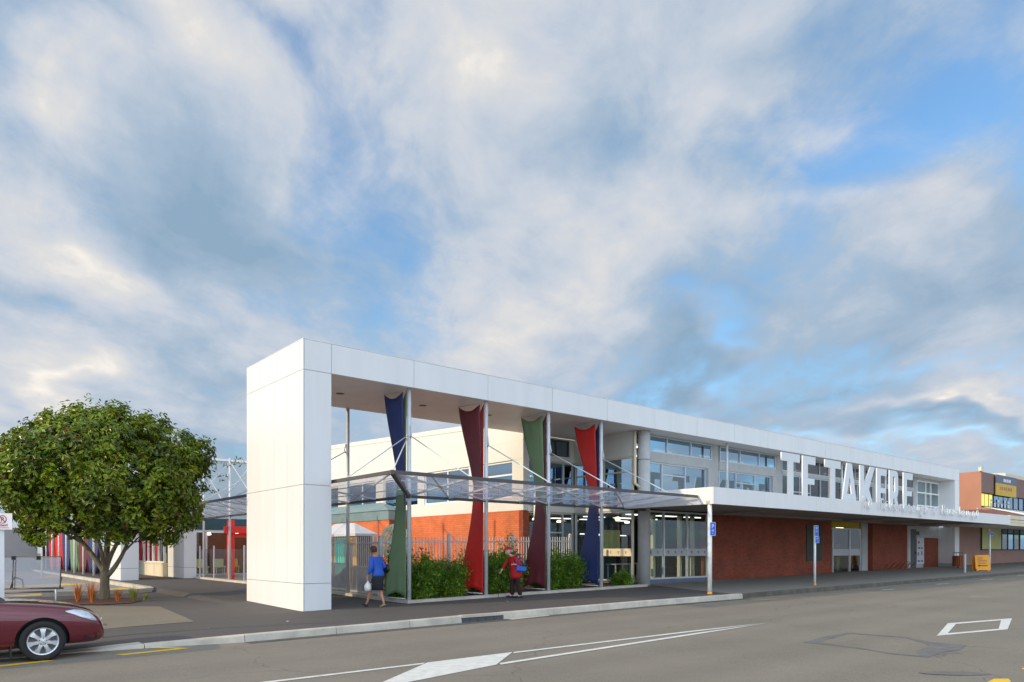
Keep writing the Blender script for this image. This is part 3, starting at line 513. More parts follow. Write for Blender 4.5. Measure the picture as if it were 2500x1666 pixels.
# ---- street front, ground level
f=window_y(LIB,22.62,27.26,.40,3.24,(24.14,25.76),(),gl='glassd',fw=.07,name='curtain_wall')
M().box(22.6,WY-.04,.2,27.28,WY+.05,.398).build('sill','slate',f)
M().box(22.66,WY-.02,1.36,27.22,WY+.012,1.67).build('frosted_band','bandw',f)
for x in (22.87,23.3,23.75,24.45,24.92,25.37,26.08,26.56,27.03): motif(f,x,1.52)
M().box(27.3,WY-.02,.15,38.8,WY+.36,3.32).build('brick_wall','redbrick',LIB); M().box(43.9,WY-.02,.25,48.92,WY+.34,3.32).build('brick_wall','redbrick',LIB)
M().box(36.0,WY-.06,1.03,37.66,WY-.022,2.95).build('notice_board','gboard',LIB)
# recessed entrance
RY=19.25
E_=M(); E_.box(38.81,RY,2.9,43.0,RY+.1,3.35); E_.build('entrance_header','yellit',LIB)
m=M(); 
for x in (38.9,39.55,41.6,43.0): m.box(x,RY-.06,.35,x+.10,RY+.04,2.88)
m.box(39.0,RY-.055,2.78,43.0,RY+.035,2.875); en=m.build('entrance_door','alum',LIB)
M().box(43.12,RY-.1,.3,43.88,RY,3.33).build('entrance_column','conc',LIB)
for a,b in ((39.66,41.58),(41.72,42.98)):
    M().box(a,RY-.01,.4,b,RY,2.77).build('pane','glassd',en); M().box(a+.01,RY-.03,1.30,b-.01,RY-.015,1.68).build('frosted_band','bandw',en)
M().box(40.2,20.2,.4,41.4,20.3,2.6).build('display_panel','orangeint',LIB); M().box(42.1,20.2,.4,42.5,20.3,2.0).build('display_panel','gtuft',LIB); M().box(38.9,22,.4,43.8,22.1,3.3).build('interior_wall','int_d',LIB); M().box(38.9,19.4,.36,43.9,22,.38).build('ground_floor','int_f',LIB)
M().lathe([(0,.12),(.2,.1),(.22,0),(0,-.01)],(42.3,20.1,2.9),14).build('pendant_lamp','warm',LIB,True); M().box(42.0,19.9,3.05,42.6,20.0,3.25).build('ceiling_lamp','warm',LIB)
# service door, poster, garage
m=M(); m.box(48.94,WY-.01,.3,51.48,WY+.2,3.28); m.box(51.48,WY-.01,2.44,54.18,WY+.2,3.28); m.build('service_wall','conc',LIB)
m=M(); m.box(49.25,WY-.06,.42,50.2,WY-.012,2.97); dd_=m.build('service_door','dgrey',LIB); M().box(50.03,WY-.10,1.36,50.11,WY-.061,1.5).build('handle','black',dd_); M().box(49.18,WY-.07,.42,49.245,WY-.012,3.02).build('door_frame','white',dd_)
M().box(50.3,WY-.05,2.6,50.75,WY-.012,2.85).build('vent','motif',LIB)
M().box(51.5,WY+.02,.4,54.17,WY+.1,2.42).build('garage_door','redbrick',LIB)
po_=M().box(50.27,WY-.075,.70,51.45,WY-.055,2.42).build('poster','poster',LIB)
for x,z,w,h in ((50.45,2.05,.25,.14),(50.45,1.7,.35,.10),(50.95,1.7,.25,.10),(50.42,1.25,.16,.24),(51.0,1.28,.16,.26),(50.4,.85,.35,.1),(50.95,.85,.3,.1)): M().box(x,WY-.08,z,x+w,WY-.076,z+h).build('poster_mark','motif',po_)
# ---- awning
m=M(); AX0,AX1=20.9,52.5
m.box(AX0+.02,14.27,3.5,AX1-.02,18.8,3.56); m.build('awning_roof','conc',LIB)
m=M()
for a,b in zip([20.9,24.1,28,32,36,40,44,48],[24.1,28,32,36,40,44,48,52.5]): m.box(a+.004,14.25,3.18,b-.004,14.29,3.76)
m.box(20.9,14.295,3.18,20.94,15.3,3.76); m.box(20.9,15.308,3.18,20.94,18.55,3.76); m.box(52.46,14.3,3.18,52.5,18.6,3.76); m.box(20.94,14.29,3.70,52.46,14.40,3.758); m.build('awning_fascia','panel',LIB)
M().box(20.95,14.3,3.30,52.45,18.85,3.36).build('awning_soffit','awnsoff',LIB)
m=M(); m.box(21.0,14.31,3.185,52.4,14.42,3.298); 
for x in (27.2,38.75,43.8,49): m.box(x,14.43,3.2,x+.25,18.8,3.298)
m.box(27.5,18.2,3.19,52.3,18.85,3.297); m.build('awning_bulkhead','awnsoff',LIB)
M().tube([(21.0,14.46,gz(21,14.46)-.03),(21.0,14.46,3.18)],.075,20).build('awning_post','white',LIB,True)
M().lathe([(.082,0),(.082,.07),(.076,.075)],(21.0,14.46,gz(21,14.46)),20).build('post_base','safety',LIB,True)
for x,y,l in ((21.0,14.46,None),): M().lathe([(.13,0),(.13,.10)],(x,y,3.2),20).build('post_cap','conc',LIB,True)
# ---- downpipe at the corner
m=M(); m.tube([(22.0,18.62,Z0-.01),(22.0,18.62,4.25),(22.15,18.5,4.1)],.065,12); m.build('downpipe','cream',LIB,True)
m=M(); m.tube([(21.98,18.72,3.95),(21.98,18.72,.3)],.055,12); m.build('downpipe','cream',LIB,True)
# ================================================================== BIG LETTERS
LZ0,LZ1=3.32,5.50; LH=LZ1-LZ0
def pl(x0): return lambda u,v,w:(x0+u,14.9+w,LZ0+v)
H=LH; s=.42; b_=.33
def Tl(w): c=w/2; return [[(0,H),(w,H),(w,H-b_),(c+s/2,H-b_),(c+s/2,0),(c-s/2,0),(c-s/2,H-b_),(0,H-b_)]]
def El(w): return [[(0,0),(0,H),(w,H),(w,H-b_),(s,H-b_),(s,1.26),(w*.92,1.26),(w*.92,1.02),(s,1.02),(s,b_),(w,b_),(w,0)]]
def Al(w): return [[(0,0),(w*.36,H),(w*.64,H),(w,0),(w-.45,0),(w-.54,.46),(.54,.46),(.45,0)],[(.60,.80),(w-.60,.80),(w/2,H-.60)]]
def Kl(w): return [[(0,0),(0,H),(s,H),(s,1.30),(w*.72-.08,H),(w*.72+.36,H),(.92,1.12),(w,0),(w-.47,0),(.62,.76),(s,.58),(s,0)]]
def Rl(w):
    w2=w*.74; o=[(0,0),(0,H),(w2-.25,H),(w2-.06,H-.1),(w2,H-.32),(w2,1.15),(w2-.05,.98),(w2-.2,.88),(w,0),(w-.40,0),(.56,.82),(s,.82),(s,0)]
    return [o,[(s,1.12),(s,H-.28),(w2-.42,H-.28),(w2-.36,H-.36),(w2-.36,1.2),(w2-.44,1.12)]]
spec=[('T',Tl,26.43,1.43,'first large white T at the start of the row above the awning'),('E',El,28.09,1.06,'large white E in the short first word above the awning'),
 ('T',Tl,29.98,1.42,'large white T that starts the longer second word above the awning'),('A',Al,31.42,1.64,'large white A above the awning, the only A in the row'),
 ('K',Kl,33.28,1.62,'large white K above the awning, the only K in the row'),('E',El,35.03,1.08,'large white E standing between the K and the R above the awning'),
 ('R',Rl,36.43,1.36,'large white R above the awning, the only R in the row'),('E',El,38.06,1.14,'large white E that ends the row, beside the gridded end window')]
for ch,fn,x,w,lab in spec:
    t=thing('sign_letter',lab,'letter',(x,14.9,LZ0),'big white letters standing on the awning')
    o=curve2d('face',fn(w),pl(x),.05,'letter',t)
    M().box(x+.05,14.93,3.55,x+w-.05,15.05,3.6).build('bracket','steel',t)
# small name along the awning edge, each letter stood off the fascia
SG=thing('name_lettering','thin white lettering of the library name along the awning fascia under the big letters','lettering',(31.8,14.2,3.4))
xx=31.8; body="Te Takeretanga o Kura-hau-p\u014d"; adv=(46.5-31.8)/(len(body)-.5)
for ch in body:
    if ch!=' ':
        zc=3.46; o=text(ch,.76,lambda a,b,c,xx=xx,zc=zc:(xx+a+.1*b,14.12+c,zc+b-.02),'letter','letter',SG,.012,sx=1.1)
    xx+=adv*(1 if ch not in 'r-' else .82) if ch not in 'Tk' else adv*1.05
# ================================================================== GLASS CANOPY AND STEEL COLUMNS
CAN=thing('glass_canopy','L shaped glass canopy on slim steel columns hung with tie rods beside the pylon','canopy',(11.26,18.1,.1))
zi,zo=3.18,3.46; XI,YI,XO,YO=11.26,18.1,8.78,14.87
colA=[11.26,14.13,16.85,19.5]; colB=[21.95,25.8,29.65,33.5,37.3]
for x in colA: M().tube([(x,YI,gz(x,YI)-.02),(x,YI,Z0-.005)],.062,14).build('column','steel',CAN,True)
for y in colB: M().tube([(XI,y,gz(XI,y)-.02),(XI,y,(Z0-.005 if y<22.1 else 5.82))],.058 if y<30 else .05,14).build('column','steel',CAN,True)
XE=20.86; YE=39
g=M(); g.add([(XI,YI,zi+.05),(XE,YI,zi+.05),(XE,YO,zo+.02),(XO,YO,zo+.02)],[(0,1,2,3)]); g.add([(XI,YI,zi+.05),(XO,YO,zo+.02),(XO,YE,zo+.02),(XI,YE,zi+.05)],[(0,1,2,3)])
g=M(); th=.012
for quad in ([(XI,YI,zi+.05),(XE,YI,zi+.05),(XE,YO,zo+.02),(XO+.0,YO,zo+.02)],[(XI,YI,zi+.05),(XO,YO,zo+.02),(XO,YE,zo+.02),(XI,YE,zi+.05)]): g.prism(quad,(0,0,th))
g.build('glass_roof','canopyglass',CAN)
m=M(); m.bar((XO,YO,zo),(XE,YO,zo),.05,.09); m.bar((XO,YO,zo),(XO,YE,zo),.05,.09); m.build('edge_beam','dsteel',CAN)
m=M(); m.bar((XI,YI,zi),(22.0,YI,zi),.07,.085); m.bar((XI,YI+.1,zi),(XI,YE,zi),.07,.085); m.bar((XI,YI,zi),(XO,YO,zo),.10,.11); m.build('inner_beam','dsteel',CAN)
m=M()
xsn=[11.26,12.7,14.13,15.5,16.85,18.18,19.5,20.8]
for x in xsn: m.bar((x,YI,zi+.02),(x-.2,YO,zo),.035,.05)
for a,b in ((8.78,14.13),(11.06,16.85),(13.93,19.5),(16.65,21.2),(9.9,12.7)): m.bar((a,YO,zo-.01),(b if b<21 else 20.8,YI,zi+.01),.03,.045)
for k in (1/3,2/3): m.bar((XI-(XI-XO)*k,YI-(YI-YO)*k,zi+(zo-zi)*k+.02),(XE,YI-(YI-YO)*k,zi+(zo-zi)*k+.02),.02,.025)
yn=[18.1,20,21.95,23.9,25.8,27.7,29.65,31.5,33.5,35.4,37.3]
for y in yn[1:]: m.bar((XI,y,zi+.02),(XO,y-.2,zo),.035,.05)
for a,b in zip([14.87]+yn[1:],yn[2:]): m.bar((XO,a,zo-.01),(XI,b,zi+.01),.03,.045)
for k in (1/3,2/3): m.bar((XI-(XI-XO)*k,YI-(YI-YO)*k,zi+(zo-zi)*k+.02),(XI-(XI-XO)*k,YE,zi+(zo-zi)*k+.02),.02,.025)
m.build('glazing_bar','steel',CAN)
def rod(a,b):
    M().tube([a,b],.017,8).build('tie_rod','steel',CAN,True)
for x in colA:
    rod((x,YI-.09,4.95),(x-.15,YO+.05,zo+.05)); M().tube([(x,YI-.075,5.25),(x,YI-.13,5.0),(x,YI-.075,4.9)],.02,8).build('rod_bracket','steel',CAN,True)
rod((XI-.07,YI-.07,4.95),(XO+.05,YO+.05,zo+.05)); rod((XI-.08,YI,4.95),(XO+.03,YI-.9,zo+.05))
for y in colB[:-1]:
    rod((XI-.09,y,4.9),(XO+.05,y-.15,zo+.05)); M().tube([(XI-.075,y,5.15),(XI-.13,y,4.95),(XI-.075,y,4.85)],.02,8).build('rod_bracket','steel',CAN,True)
for y in colB[2:]: rod((XI-.05,y,5.6),(XO+.1,y-2.6,zo+.05)); rod((XI+.05,y,5.6),(XI,y-3.8,zi+.1))
# planter kerb along the columns
m=M(); 
def kerbrow(pts,w,h):
    rows=[]
    for x,y,nx,ny in pts: rows.append([(x-nx*w/2,y-ny*w/2,gz(x,y)-.05),(x-nx*w/2,y-ny*w/2,gz(x,y)+h),(x+nx*w/2,y+ny*w/2,gz(x,y)+h),(x+nx*w/2,y+ny*w/2,gz(x,y)-.05)])
    return rows
m.grid(kerbrow([(22.0,YI,0,1),(19,YI,0,1),(16.6,YI,0,1),(14,YI,0,1),(XI,YI,.7,.7),(XI,19.5,1,0),(XI,22,1,0),(XI,26,1,0),(XI,32,1,0),(XI,38.5,1,0)],.26,.085)); struct(m.build('kerb','kerb'))
m=M(); m.grid([[P(x,y,.03) for x in (11.4,13,15,17,19,20.4)] for y in (18.25,19,20.2)]); struct(m.build('planting_bed','mulch'))
# ================================================================== RIBBON SCULPTURES
def ribbon_sculpture(x,y,cols,label,grp,z0=.22,z1=6.28,A=.9,k=1.0):
    t=thing('fabric_ribbon_sculpture',label,'fabric sculpture',(x,y,z0),grp)
    vd=Vector((x,y)).normalized(); rt=Vector((vd.y,-vd.x))
    A=vd*.6-rt*A; Dd=vd*1.05-rt*.12
    B=Vector((0,0))-rt*.10
    def strip_(p0,p1,q0,q1,mt,nm):   # bottom edge p0-p1, top edge q0-q1
        nu,nv=14,40; rows=[]
        for j in range(nv+1):
            v=j/nv; row=[]
            e=v*v*(3-2*v)*.25+v*.75
            a=Vector(p0)*(1-e)+Vector(q0)*e; b=Vector(p1)*(1-e)+Vector(q1)*e
            pin=1-.36*math.sin(math.pi*v)**2; a=B+(a-B)*pin; b=B+(b-B)*pin
            for i in range(nu+1):
                u=i/nu; p=a+(b-a)*u
                z=z0+(z1-z0)*v; sg=math.sin(math.pi*u)*.17
                w=max(0,1-v/.12); w2=max(0,(v-.88)/.12)
                z+= sg*w - sg*w2
                fold=.016*math.sin(u*17+v*3)*(max(0,(v-.7)/.3)**2+max(0,(.25-v)/.25)**2+.12)
                row.append((x+p.x+vd.x*fold,y+p.y+vd.y*fold,z))
            rows.append(row)
        o=M().grid(rows).build(nm,mt,t,True)
        md=o.modifiers.new('s','SOLIDIFY'); md.thickness=.006
    # ribbon one: broad at the top, turning edge-on below
    strip_(Dd*.95-rt*.02,B+vd*.08,A,B+(A-B)*.13,cols[0],'ribbon')
    # ribbon two: edge-on at the top, broad at the foot
    strip_(A*.98,B+Vector((0,0)),Dd-rt*.25,B+rt*.02,cols[1],'ribbon')
    M().tube([(x+A.x,y+A.y,z1+.02),(x+B.x,y+B.y,z1+.02)],.015,8).build('spreader_bar','steel',t,True); M().tube([(x+A.x,y+A.y,z0+.02),(x+B.x,y+B.y,z0-.0)],.015,8).build('spreader_bar','steel',t,True)
    return t
G1='tall fabric ribbon sculptures between the canopy columns'
for x,bw,c,l in zip(colA,(.74,.90,.96,1.01),[('navy','green'),('maroon','red'),('green','maroon'),('red','navy')],['tall twisted ribbon sculpture, navy blue above and sage green below, nearest the white pylon','tall twisted ribbon sculpture, maroon above and bright red below','tall twisted ribbon sculpture, sage green above and maroon below','tall twisted ribbon sculpture, bright red above and blue below']):
    ribbon_sculpture(x,YI,c,l,G1,z0=gz(x,YI)+.13,A=bw)
# ================================================================== WING WITH SUNLIT BRICK
WG=thing('brick_wing_building','long two storey wing with white upper walls above orange brick, lit by the sun','building',(19.07,30,.2))
WX=19.07
# courtyard-facing wall X=19.07, Y 22..44 ; parapet rises away
m=M(); m.prism([(WX,22,5.33),(WX,46,5.33),(WX,46,8.05),(WX,22,6.97)],(.25,0,0)); m.box(WX,22.0,3.24,WX+.25,46,3.78); m.build('upper_wall','plaster',WG)
m=M(); m.prism([(WX-.03,22,6.78),(WX-.03,46,7.86),(WX-.03,46,8.08),(WX-.03,22,7.0)],(.34,0,0)); m.box(WX-.006,22,6.1,WX+.01,46,6.115) ; m.build('parapet_cap','plaster',WG)
M().box(WX+.01,22.25,.1,WX+.25,46,3.235).build('brick_wall','sunbrick',WG); M().box(WX+.0,21.99,.1,WX+.32,22.25,3.235).build('brick_return','redbrick',WG)  # one brick: sunlit tone on the long face, shaded tone on the return
M().box(WX,21.985,3.24,WX+.32,22.0,6.97).build('end_wall','plaster',WG)
for y0,y1,my in ((22.7,24.75,(24.3,)),(25.7,29.3,(27.4,)),(29.9,33.2,(31.5,)),(34,37.3,(35.6,)),(38.4,41.7,(40,))):
    window_x(WG,y0,y1,3.79,5.32,my if y0>23 else (),((y0,y1,4.75),) if y0<23 else (),plane=WX+.12,fm='white',fw=.07)
m=M(); 
for a,b in ((22,22.7),(24.75,25.7),(29.3,29.9),(33.2,34),(37.3,38.4),(41.7,46)): M().box(WX+.01,a,3.782,WX+.24,b,5.328).build('wall_pier','plaster',WG)
M().box(WX+1.5,22.4,3.3,WX+1.55,45,5.3).build('interior_wall','int_d',WG)
M().box(WX+.25,22.3,6.2,30,46,6.3).build('roof','greyb',WG)
m=M(); m.tube([(19.55,21.8,3.95),(19.55,21.8,1.95),(19.4,21.75,1.7),(19.4,21.75,.3)],.06,10); m.tube([(19.3,21.8,4.6),(19.55,21.8,4.6),(19.55,21.8,3.9)],.045,10); m.build('downpipe','white',WG,True)
# lower brick block with hipped teal roof
LB=thing('low_brick_block','low sunlit brick block with a hipped teal roof in front of the white wing','building',(16.5,35,.1))
M().box(18.0,30.8,.1,19.0,46,3.09).build('brick_wall','sunbrick',LB)
M().box(17.95,30.75,3.1,19.04,46.05,3.56).build('fascia','teal',LB)
m=M(); e=3.575; m.add([(17.9,30.7,e),(17.9,46,e),(19.04,46,e),(19.04,30.7,e),(18.95,33.2,4.1),(18.95,46,4.1)],[(0,4,5,1),(0,3,4),(0,1,2,3),(3,2,5,4),(1,5,2)]); m.build('roof','teal',LB)
M().box(18.02,30.72,.1,18.98,30.795,3.05).build('end_wall','redbrick',LB)  # same brick as the long side, darker tone stands in for shade
# ================================================================== COURTYARD: hut, fence, disc
HT=thing('play_hut','small ochre and turquoise play hut with a grey hipped roof behind the gate','hut',(14.6,28,.15))
hx0,hx1,hy0,hy1=14.33,15.0,27.1,30.6
M().box(hx0,hy0,.12,hx1,hy1,2.28).build('wall',['yellow'],HT)
M().box(hx0+.01,hy0-.02,.12,hx1-.01,hy0-.001,2.27).build('shaded_board','tan',HT)  # street face of the hut, its shade put into the darker tan
m=M(); m.box(hx0-.03,27.95,.55,hx0-.003,29.1,2.12); m.build('door','turq',HT)
m=M(); m.box(hx0-.04,29.2,.5,hx0-.003,29.3,2.15); m.box(hx0-.05,27.85,2.13,hx0-.003,29.2,2.2); m.build('trim','tan',HT)
m=M(); ez=2.3; a,b,c,d_=hx0-.18,hx1+.18,hy0-.18,hy1+.18; m.add([(a,c,ez-.1),(b,c,ez-.1),(b,d_,ez-.1),(a,d_,ez-.1),(a,c,ez),(b,c,ez),(b,d_,ez),(a,d_,ez),(14.67,28.0,2.78),(14.67,29.8,2.78)],[(0,1,5,4),(1,2,6,5),(2,3,7,6),(3,0,4,7),(4,5,8),(5,6,9,8),(6,7,9),(7,4,8,9),(3,2,1,0)]); m.build('roof','hutroof',HT)
def picket_panel(m,a,b,z0,z1,rails,step=.12,r=.012,h=None):
    a=Vector(a); b=Vector(b); L=(b-a).length; n=int(L/step)
    for i in range(n+1):
        p=a+(b-a)*((i+.5)/(n+1)); m.box(p.x-r,p.y-r,p.z+z0,p.x+r,p.y+r,p.z+z1)
    for z in rails: m.bar((a.x,a.y,a.z+z),(b.x,b.y,b.z+z),.03,.045)
FN=thing('picket_fence','long grey steel picket fence behind the shrubs in front of the orange wall','fence',(15.5,20.6,.12))
fp=[(11.3,20.5),(14.35,20.5),(17.25,20.5),(20.25,20.5)]
for a,b in zip(fp,fp[1:]):
    m=M(); picket_panel(m,P(*a),P(*b),.1,1.95,(.25,1.78),.13); m.build('picket_panel','fence',FN)
for x,y in fp[1:]: 
    m=M(); m.box(x-.05,y-.05,gz(x,y),x+.05,y+.05,gz(x,y)+1.98); m.lathe([(0,.07),(.05,.05),(.07,0),(.05,-.05),(0,-.07)],(x,y,gz(x,y)+2.02),12); m.build('post','fence',FN)
GT=thing('steel_gate','wide grey steel gate with dense lower bars and painted wave panels beside the blue jacket','gate',(11.3,20.8,.15))
def gate(y0,y1,fine):
    m=M(); z=gz(11.3,y0)+.08
    for yy in (y0,y1): m.box(11.27,yy-.03,z,11.33,yy+.03,z+1.72)
    for zz in (.08,.12+.75 if fine else .95,1.66): m.box(11.28,y0,z+zz,11.32,y1,z+zz+.05)
    n=int((y1-y0)/.13)
    for i in range(1,n): yy=y0+(y1-y0)*i/n; m.box(11.29,yy-.012,z+.05,11.31,yy+.012,z+1.9)
    n=int((y1-y0)/.065)
    for i in range(1,n,2): yy=y0+(y1-y0)*i/n; m.box(11.292,yy-.009,z+.05,11.308,yy+.009,z+.95)
    m.build('gate_leaf','fence',GT)
    pts=[]; N_=16
    for i in range(N_+1):
        u=i/N_; pts.append((11.34,y0+.05+(y1-y0-.1)*u,z+.92-.38*(math.sin(math.pi*(.15+u*.7))**3 if u<.99 else 0)))
    M().prism([(11.34,y0+.05,z+.12)]+[(11.34,y0+.05,z+.12)]*0+pts+[(11.34,y1-.05,z+.12)],(.015,0,0)).build('wave_panel','mauve',GT)
gate(19.95,21.8,True); gate(22.12,24.0,False); gate(24.1,26,False)
for y in (19.85,): M().box(11.25,y-.045,gz(11.3,y),11.34,y+.045,2.0+gz(11.3,y)).build('gate_post','fence',GT)
M().box(11.2,20.05,1.0,11.26,20.13,1.12).build('latch','signyel',GT)
# carved disc on post
DC=thing('carved_disc','round pale green carved disc on a post behind the green ribbon','sculpture',(13.0,21.8,.15))
rings=[]; n=36
nrm=Vector((-.93,-.36,0)); tv=Vector((.36,-.93,0))
def dpt(u,v,w): return Vector((13.0,21.8,1.87))+tv*u+UP*v+nrm*w
outer=[(.66*math.cos(2*math.pi*i/n),.66*math.sin(2*math.pi*i/n)) for i in range(n)]; inner=[(x*.86,y*.86) for x,y in outer]
curve2d('rim',[outer,inner],lambda u,v,w:dpt(u,v,w),.06,'disc',DC)
m=M(); rr=random.Random(3)
for i in range(-4,5):
    for j in range(-4,5):
        u,v=i*.125+.06*(j%2),j*.125
        if math.hypot(u,v)<.56:
            a=dpt(u-.055,v-.03,0); b=dpt(u+.055,v+.03*(1 if (i+j)%2 else -1),0); m.bar(a,b,.045,.045); a=dpt(u,v-.07,.003); b=dpt(u+.02,v+.07,.003); m.bar(a,b,.04,.04)
m.build('lattice','disc',DC); M().tube([(13.02,21.83,.1),(13.02,21.83,1.3)],.04,10).build('post','fence',DC,True)
# red timber gateway
RG=thing('red_gateway','bright red timber gateway with a heavy lintel inside the glass fence','gateway',(12,35,.15))
M().box(11.66,34.85,.15,11.94,35.1,3.05).build('post','redpaint',RG); M().box(12.9,35.0,.15,13.1,35.2,2.5).build('post','redpaint',RG)
M().box(11.42,34.72,2.42,13.6,34.845,2.74).build('lintel','redpaint',RG); M().box(11.93,34.92,2.22,13.0,35.05,2.41).build('lower_lintel','redpaint',RG)
# glass fence
GF=thing('glass_fence','low frameless glass fence with steel posts in front of the red gateway','fence',(11.3,34,.15))
gy=[26.4,28.0,29.8,31.7,33.7,35.8,38.0]
for y in gy: M().box(11.25,y-.03,.12,11.31,y+.03,1.72+.1*(y>30)).build('post','alum',GF)
for a,b in zip(gy,gy[1:]): M().box(11.272,a+.06,.3,11.284,b-.06,1.66).build('glass_panel','clear',GF)
m=M(); m.grid([[P(x,y,.03) for x in (11.5,14,19.0)] for y in (26.2,30,34,38,41.9)]); struct(m.build('courtyard_paving','path'))
# ================================================================== HALL AT LEFT
HL=thing('glazed_hall','low glazed hall with white pylons and red curtains behind the tree','building',(12,42,.15))
for x,y,w in ((7.75,38.3,.78),(10.75,38.8,.6)):
    m=M(); m.box(x,y,.05,x+w,y+3.0,.72); m.box(x,y,.735,x+w,y+3.0,4.4); m.build('pylon','panel',HL); M().box(x+.01,y+.01,.71,x+w-.01,y+2.99,.745).build('pylon_joint','seam',HL)
M().box(7.75,38.3,4.41,11.35,60,4.8).build('roof_beam','panel',HL)
M().box(10.5,41.85,.1,10.8,62,.86).build('low_wall','cream',HL); M().box(10.45,41.85,.86,10.85,62,.92).build('sill','cream',HL)
for i in range(9): M().box(10.488,42.0+i*1.6,.12,10.5,42.03+i*1.6,.85).build('wall_joint','conc',HL)
M().box(10.52,41.85,2.95,10.8,62,4.4).build('wall_head','cream',HL)
for y0,y1,k in ((42.0,44.3,0),(44.4,46.4,0),(46.5,49.3,1),(49.4,52,1)): window_x(HL,y0,y1,.93,2.94,((y0+y1)/2,),(),plane=10.64,gl='clear',fm='white')
M().box(10.95,44.8,.9,11.0,52,2.9).build('curtain','red',HL); M().box(11.1,43.6,.9,11.15,44.7,2.9).build('curtain','slate',HL); M().box(11.1,42.0,.9,11.15,43.2,2.9).build('curtain','green',HL)
for y in (42.6,43.9): M().box(10.85,y,.95,10.9,y+.4,1.45).build('notice','poster',HL)
for y in (44.5,47,50): M().lathe([(0,.18),(.14,.15),(.17,0),(0,-.02)],(11.0,y,2.7),12).build('pendant_lamp','warm',HL,True)
# glazed entrance front facing the street
f=window_y(HL,11.3,19.0,.18,2.75,(12.8,14.3,15.9,17.4),(),plane=42.0,gl='clear',fw=.1,name='entrance_glazing')
M().box(11.0,41.9,2.76,19.05,42.3,3.4).build('entrance_header','intteal',HL)
M().box(11.0,46,.2,19.0,46.1,2.7).build('interior_wall','interbrown',HL)
for i in range(4): M().box(11.6+i*1.8,43,2.68,12.4+i*1.8,43.15,2.72).build('ceiling_lamp','tube',HL); M().box(11,42.2,.18,19,46,.2).build('interior_floor','conc',HL); M().box(12.0,44.5,.2,13.0,45,2.3).build('door','interbrown',HL)
for x,y,z in ((11.9,43,2.55),(13.3,43.2,2.5),(12.6,44,2.2),(15,43.4,2.5)): M().lathe([(0,.15),(.12,.1),(.15,0),(0,-.02)],(x,y,z),12).build('pendant_lamp','warm',HL,True)
for x,y,c in ((12.7,43.0,'lime'),(14.6,43.4,'signyel'),(13.6,42.9,'lime')): m=M(); m.box(x,y,.6,x+.6,y+.5,.68); m.box(x,y+.44,.68,x+.6,y+.5,1.1); m.box(x+.05,y+.05,.2,x+.1,y+.1,.6); m.box(x+.5,y+.05,.2,x+.55,y+.1,.6); m.box(x+.05,y+.4,.2,x+.1,y+.45,.6); m.box(x+.5,y+.4,.2,x+.55,y+.45,.6); m.build('seat',c,HL)
M().box(11.0,46.2,2.9,19.0,46.5,7.2).build('rear_wall','paleblue',HL)
M().box(10.9,46.1,7.2,19.04,46.6,7.32).build('rear_parapet','white',HL)
# grey block building far left
GB=thing('grey_block_building','plain grey block wall building at the left beyond the car park','building',(0,66,0))
M().box(-16,66,0,7.6,74,3.3).build('wall','greyb',GB); M().box(-16.1,65.9,3.3,7.7,74,3.5).build('roof_edge','white',GB); M().box(2.6,65.93,.3,5.2,65.99,2.9).build('roller_door','conc',GB)
# left poles and ribbons
G2='fabric ribbon panels between white poles beyond the tree'
lp=[46.3,49.4,52.4,55.5,58.6,61.6,64.7]
lc=[('navy','maroon','right half navy, nearest the white pylon'),('maroon','green','deep maroon, second from the pylon'),('green','navy','sage green, third from the pylon'),('navy','red','dark blue, in the middle of the row'),('red','maroon','bright red, next to the blue one'),('red','navy','bright red, second from the far end'),('maroon','red','maroon, far end beside the grey wall')]
for y,(c1,c2,l) in zip(lp,lc):
    t=thing('ribbon_panel','fabric ribbon panel on a white pole, '+l,'fabric sculpture',(8,y,.1),G2)
    z0=.25
    def pan(y0,w,xo,c):
        m=M(); m.grid([[(8.12+xo+.30*math.sin(i_/8*math.pi)*(1 if k_%2 else .7)+.12*math.sin(v*3+i_*.4),y0+i_/8*w*(1-.12*math.sin(v*math.pi)),z0+5.2*v+(.10*math.sin(i_/8*math.pi) if v==0 else 0)) for i_ in range(9)] for k_,v in enumerate([j/12 for j in range(13)])])
        o=m.build('ribbon',c,t,True); o.modifiers.new('s','SOLIDIFY').thickness=.01
    pan(y+.1,1.9,0,c1); pan(y+1.75,1.35,.1,c2)
    M().tube([(8,y,.0),(8,y,5.7)],.06,10).build('pole','white',t,True)
for x,y,l in ((5.6,46.9,'slim white pole standing alone in front of the grey block wall'),): tag(M().tube([(x,y,0),(x,y,5.6)],.05,10).build('pole','white',None,True),l,'pole')
# ================================================================== TREE
def leafquad(m,c,nrm,L,w,rng):
    a=nrm.orthogonal().normalized(); a=Matrix.Rotation(rng.random()*6.28,3,nrm)@a; b=nrm.cross(a)
    tip=c+a*L; mid=c+a*L*.5+nrm*L*.12
    m.add([c-b*.0,mid-b*w/2,tip,mid+b*w/2],[(0,1,2,3)])
TR=thing('broadleaf_tree','large dense dome shaped evergreen tree with forked trunk beside the car park','tree',(4.84,26.2,0))
rng=random.Random(11)
base=Vector((4.84,26.2,-.05)); 
def bez(a,b,c,n): return [a*(1-t)**2+b*2*t*(1-t)+c*t*t for t in [i/n for i in range(n+1)]]
m=M(); m.tube([base,base+Vector((0,0,.12)),base+Vector((0,.02,.5)),base+Vector((.01,0,1.0))],[.21,.165,.135,.14],14); 
def V2(r,f,z): return base+RT*r+D*f+UP*z      # offsets: right of camera, away, up
